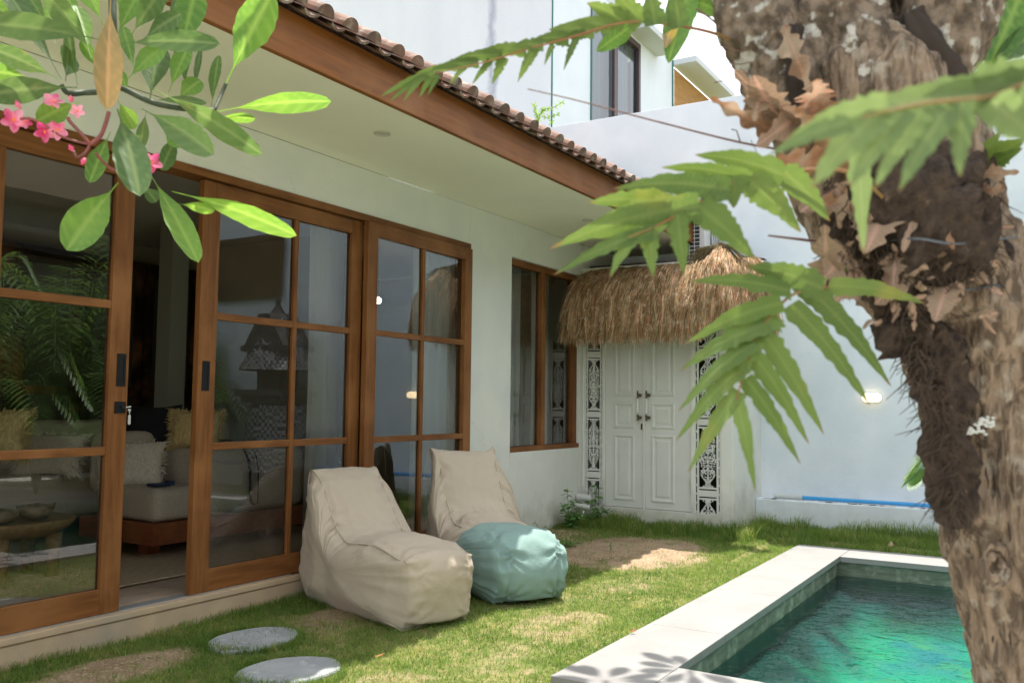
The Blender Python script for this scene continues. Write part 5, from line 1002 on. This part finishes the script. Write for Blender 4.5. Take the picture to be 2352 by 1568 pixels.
# near leaves at the top of the tree and a canopy outside the picture that drops dappled shade
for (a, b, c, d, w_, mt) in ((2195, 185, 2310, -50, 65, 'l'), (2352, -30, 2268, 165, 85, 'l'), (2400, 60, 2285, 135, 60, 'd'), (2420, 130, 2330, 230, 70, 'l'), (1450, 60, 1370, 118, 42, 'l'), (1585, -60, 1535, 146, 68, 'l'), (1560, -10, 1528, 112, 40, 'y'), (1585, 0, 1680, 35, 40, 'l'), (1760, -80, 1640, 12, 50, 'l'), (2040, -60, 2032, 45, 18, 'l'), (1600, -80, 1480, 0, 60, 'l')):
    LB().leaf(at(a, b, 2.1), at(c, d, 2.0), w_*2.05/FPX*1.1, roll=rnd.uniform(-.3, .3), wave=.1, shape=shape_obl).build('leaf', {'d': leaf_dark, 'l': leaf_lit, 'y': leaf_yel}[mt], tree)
def cluster(L_, c, n=11, R=.30):
    for k in range(n):
        an = 2*math.pi*k/n+rnd.uniform(-.2, .2); el = rnd.uniform(-.35, .5); d = Vector((math.cos(an)*math.cos(el), math.sin(an)*math.cos(el), math.sin(el)))
        L_.leaf(c+d*.03, c+d*R*rnd.uniform(.75, 1.1), .085*rnd.uniform(.8, 1.1), vd=Vector((rnd.gauss(0, .3), rnd.gauss(0, .3), 1)), nv=8, nu=2, fold=.1)
cr = LB(); bn = MB(); top = at(1935, -500, 2.1)
for (x, y, z) in ((-1.85, 4.75, 4.3), (-1.45, 4.6, 4.2), (-1.6, 5.15, 4.45), (-1.1, 4.9, 4.2), (-.5, 2.9, 3.7), (-.2, 2.7, 3.5), (.1, 2.9, 3.6), (-.7, 2.5, 3.6), (.4, 2.6, 3.4), (-.2, 2.55, 3.3), (0, 2.75, 3.45), (.3, 2.8, 3.5), (.15, 2.5, 3.2), (-.45, 2.75, 3.6), (.45, 2.35, 3.2), (-.05, 3.0, 3.7), (-.35, 3.2, 3.9), (.2, 3.3, 3.9), (-.9, 3.1, 3.9), (-.05, 2.45, 3.35), (-.4, 2.5, 3.3), (-1.0, 2.7, 3.75), (.7, 3.0, 3.8), (-1.9, 2.1, 3.7), (-2.2, 1.7, 3.6), (-1.7, 1.6, 3.5), (-2.5, 2.2, 3.8), (-.3, 8.9, 4.9-0.0), (-.2, 5.6, 4.6), (.5, 5.9, 4.8), (-.6, 6.6, 5.0), (.3, 7.2, 5.2), (-1.3, 1.4, 3.3), (-2.1, 1.3, 3.3)):
    c = Vector((x, y, z)); cluster(cr, c); bn.tube(spl([top+Vector((rnd.gauss(0, .05), rnd.gauss(0, .05), 0)), (top+c)/2+Vector((0, 0, .25)), c], 5), .014, 5, cap=False)
cr.build('crown', leaf_dark, tree); bn.build('twig', bark_g, tree)
# ---------------------------------------------------------------- small plants
def gp_(u, v, z=.15): d = at(u, v, 1)-CAM; t = (z-CAMH)/d.z; return CAM+d*t
weed_m = veins('weed leaf', (.11, .24, .06), (.08, .19, .05), .5, .35)
def weed(name, label, base, stems, ls, lw, n, mat=weed_m, cat='plant', droop=.3):
    root = thing(name, label, cat, base); sm = MB(); L_ = LB()
    for (dx, dy, h) in stems:
        pts = spl([base, base+Vector((dx*.3, dy*.3, h*.55)), base+Vector((dx, dy, h))], 8); sm.tube(pts, [.004-.002*i/16 for i in range(17)], 5, cap=False)
        for k in range(n):
            p = pts[int(4+12*k/n)]; an = k*2.4+dx*9; d = Vector((math.cos(an), math.sin(an), rnd.uniform(-.2, .35))).normalized(); ll = ls*(1-.3*k/n)*rnd.uniform(.8, 1.2)
            L_.leaf(p+d*.008, p+d*ll-Vector((0, 0, droop*ll)), lw*rnd.uniform(.8, 1.2), shape=shape_obl, vd=Vector((0, 0, 1)), nv=8, nu=4, wave=.1, roll=rnd.uniform(-.4, .4), nveins=6)
    sm.build('stem', M('green stem', (.12, .17, .05), .6), root); L_.build('foliage', mat, root); return root
weed('leafy_weed', 'tall leafy weed growing against the white house corner', Vector((-4.02, 7.72, .15)), [(.02, -.08, .40), (.10, -.05, .30), (-.03, -.12, .26), (.12, .05, .22), (.16, -.02, .16)], .085, .05, 15)
weed('leafy_weed', 'leafy weed with broad leaves before the left carved screen', Vector((-3.93, 8.10, .16)), [(.05, -.05, .42), (-.06, .0, .28), (.14, -.05, .22), (.20, -.05, .18)], .10, .058, 10)
weed('leafy_weed', 'low spreading weed under the gate beside the broad leaved weed', Vector((-3.75, 8.12, .16)), [(.0, 0, .16), (.08, -.02, .12), (-.08, 0, .14), (.13, -.04, .09), (-.14, -.05, .10)], .045, .028, 10)
weed('grassy_weed', 'wispy weed at the wall behind the teal bean bag', gp_(1240, 1235, .13), [(-.06, 0, .15), (.05, .03, .12), (.02, -.06, .10), (-.1, .03, .06), (.1, -.04, .05)], .05, .010, 11)
weed('seedling', 'single tiny seedling on the shaded bare soil', gp_(1403, 1262, .15), [(0, 0, .07)], .04, .02, 4)
weed('grassy_weed', 'low sprawling weed on soil right of the teal bean bag', gp_(1300, 1250, .145), [(-.10, 0, .06), (.1, .03, .05), (.05, -.08, .05), (-.05, .08, .07), (.15, -.03, .03)], .07, .011, 12)
# sprig and small palm on the wall top
sp = thing('wall_sprig', 'bright green sprig sprouting from the top of the boundary wall', 'plant', ony(1237, 291, 9.26)); sm = MB(); L_ = LB()
for pts in ([(1236, 291), (1237, 275), (1232, 262), (1226, 240)], [(1237, 278), (1242, 262), (1250, 252)], [(1243, 262), (1250, 252), (1270, 248), (1291, 235)], [(1244, 268), (1258, 270), (1284, 262)], [(1260, 288), (1268, 280)]):
    q = spl([ony(u, v, 9.26) for u, v in pts], 5); sm.tube(q, .0035, 5, cap=False)
    for k in range(4, len(q)):
        for s in (-1, 1):
            d = (rgt*.6*(1 if k % 2 else -1)-upv*.5*s+fwd*rnd.gauss(0, .3)).normalized(); L_.leaf(q[k], q[k]+d*.045, .016, shape=shape_obl, nv=5, nu=2)
sm.build('stem', MC['green stem'], sp); L_.build('foliage', leaf_lit, sp)
def palm(name, label, base, nf, ln, lift, mat, cat='palm', group=None, az=None, leafl=.28, lw=.026, nl=34, cut=None):
    root = thing(name, label, cat, base, 0, group)
    for k in range(nf):
        an = (az[k] if az else 2*math.pi*k/nf*1.618+rnd.uniform(-.3, .3)); L0 = ln*rnd.uniform(.75, 1.1); h = lift*rnd.uniform(.6, 1.15); d = Vector((math.cos(an), math.sin(an), 0)); s0 = Vector((0, 0, 0))
        pts = spl([base+Vector((0, 0, .02)), base+d*L0*.22+Vector((0, 0, h*.62)), base+d*L0*.6+Vector((0, 0, h)), base+d*L0+Vector((0, 0, h*.62))], 14); kk = len(pts); L_ = LB()
        for i in range(10, kk):
            t = (pts[min(kk-1, i+1)]-pts[i-1]).normalized(); sd = t.cross(Vector((0, 0, 1))).normalized(); f = (i-10)/(kk-10); l_ = leafl*math.sin(math.pi*(.15+.85*f)**.8)**.6+.03
            for s in (-1, 1): dr = (sd*s+t*.55+Vector((0, 0, .12))).normalized(); L_.leaf(pts[i], pts[i]+dr*l_-Vector((0, 0, l_*.30)), lw, shape=shape_obl, sag=.08, vd=Vector((0, 0, 1)), nv=5, nu=2, nveins=0, fold=.3)
        o = L_.build('frond', mat, root); MB().tube(pts, [.011-.008*i/kk for i in range(kk)], 5, cap=False).build('midrib', MC['green stem'], o)
    return root
palm_m = veins('palm leaflet', (.10, .20, .045), (.07, .14, .03), .35, .35)
palm('small_palm', 'tiny palm tuft peeping over the tiled eave', ony(1195, 310, 10.2), 6, .3, .26, palm_m, az=[.2, 1.2, 2.2, 3.1, 4, 5.2], leafl=.11, lw=.012)
c = at(2215, 1085, 4.6)
palm('drooping_palm', 'narrow drooping palm leaves sticking out left of the trunk', Vector((c.x+.05, c.y, c.z-.18)), 5, .32, .26, palm_m, az=[math.pi-.2, math.pi+.35, math.pi-.6, math.pi+.8, math.pi], leafl=.2, lw=.008, nl=40)
for i, (x, y, n_, l_, h_) in enumerate(((2.1, 5.6, 16, 1.4, 2.1), (2.6, 6.6, 18, 1.5, 2.5), (2.2, 8.2, 16, 1.2, 2.0), (2.9, 5.4, 16, 1.6, 2.7), (2.0, 7.1, 14, 1.1, 1.5), (3.0, 8.5, 14, 1.3, 2.3), (3.3, 7.4, 16, 1.6, 3.0))):
    palm('garden_palm', ['feathery palm mirrored at the left edge of left door', 'tall feathery palm mirrored beside the left handle', 'feathery palm mirrored left of the pale indoor column', 'feathery palm mirrored behind others in left door', 'low feathery palm mirrored above the coffee table', 'feathery palm mirrored left of the shrine', 'tallest feathery palm mirrored under the villa eave'][i], Vector((x, y, .1)), n_, l_, h_, palm_m, group='palms across the pool', nl=20, leafl=.36, lw=.04)
# fallen leaves
fl = M('fallen leaf', (.42, .17, .06), .7, (.28, .10, .04), 30); fl2 = M('pale fallen leaf', (.42, .30, .19), .8, (.30, .2, .12), 30)
for (u, v, l_, an, mt, lb, z) in ((1283, 1348, .085, .2, fl, 'curled orange leaf on lawn right of teal bean bag', .15), (1455, 1447, .035, 1.0, M('red petal', (.35, .03, .03), .6), 'tiny dark red petal on the pool coping edge', .156), (873, 1503, .05, .8, fl, 'small brown leaf on the lawn near the stepping stones', .135), (1878, 1216, .13, 2.3, fl2, 'brown leaf in shaded grass behind the coping corner', .16),
        (2046, 1250, .10, 1.6, fl2, 'upright pale leaf in bright grass behind the pool', .17), (2088, 1243, .09, .5, fl2, 'leftmost pale leaf of the three lying near trunk', .16), (2125, 1239, .10, .1, fl2, 'middle flat pale leaf behind the pool near trunk', .16), (2132, 1258, .11, .3, fl2, 'pale leaf lowest beside the far coping near trunk', .15), (2160, 1229, .11, .6, fl2, 'rightmost pink brown leaf beside trunk in grass', .17)):
    c = gp_(u, v, z+.012); d = Vector((math.cos(an), math.sin(an), .15)).normalized(); L_ = LB().leaf(c-d*l_*.5, c+d*l_*.5, l_*.42, shape=shape_obl, vd=Vector((0, 0, 1)), curl=.15, wave=.3, fold=.3, nv=10, nu=6)
    o = L_.build('fallen_leaf', mt); o['category'] = 'leaf'; o['label'] = lb; o['group'] = 'leaves fallen in the garden'
# pipe fitting at the gate foot
pf = MB(); pf.tube([(-4.14, 8.12, .42), (-4.13, 8.12, .42), (-3.97, 8.1, .415), (-3.965, 8.1, .415)], [.03, .036, .036, .03], 14); pf.tube([(-4.15, 8.08, .335), (-4.145, 8.08, .335), (-3.97, 8.06, .33), (-3.96, 8.06, .33)], [.022, .028, .028, .022], 14); pf.tube([(-4.02, 8.06, .32), (-4.05, 8.05, .22), (-4.08, 8.05, .12)], .01, 8)
tag(pf.build('pipe_fitting', M('white pvc', (.66, .67, .64), .5), smooth=True), 'stubby white plastic pipe fitting below the left carved screen', 'pipe')
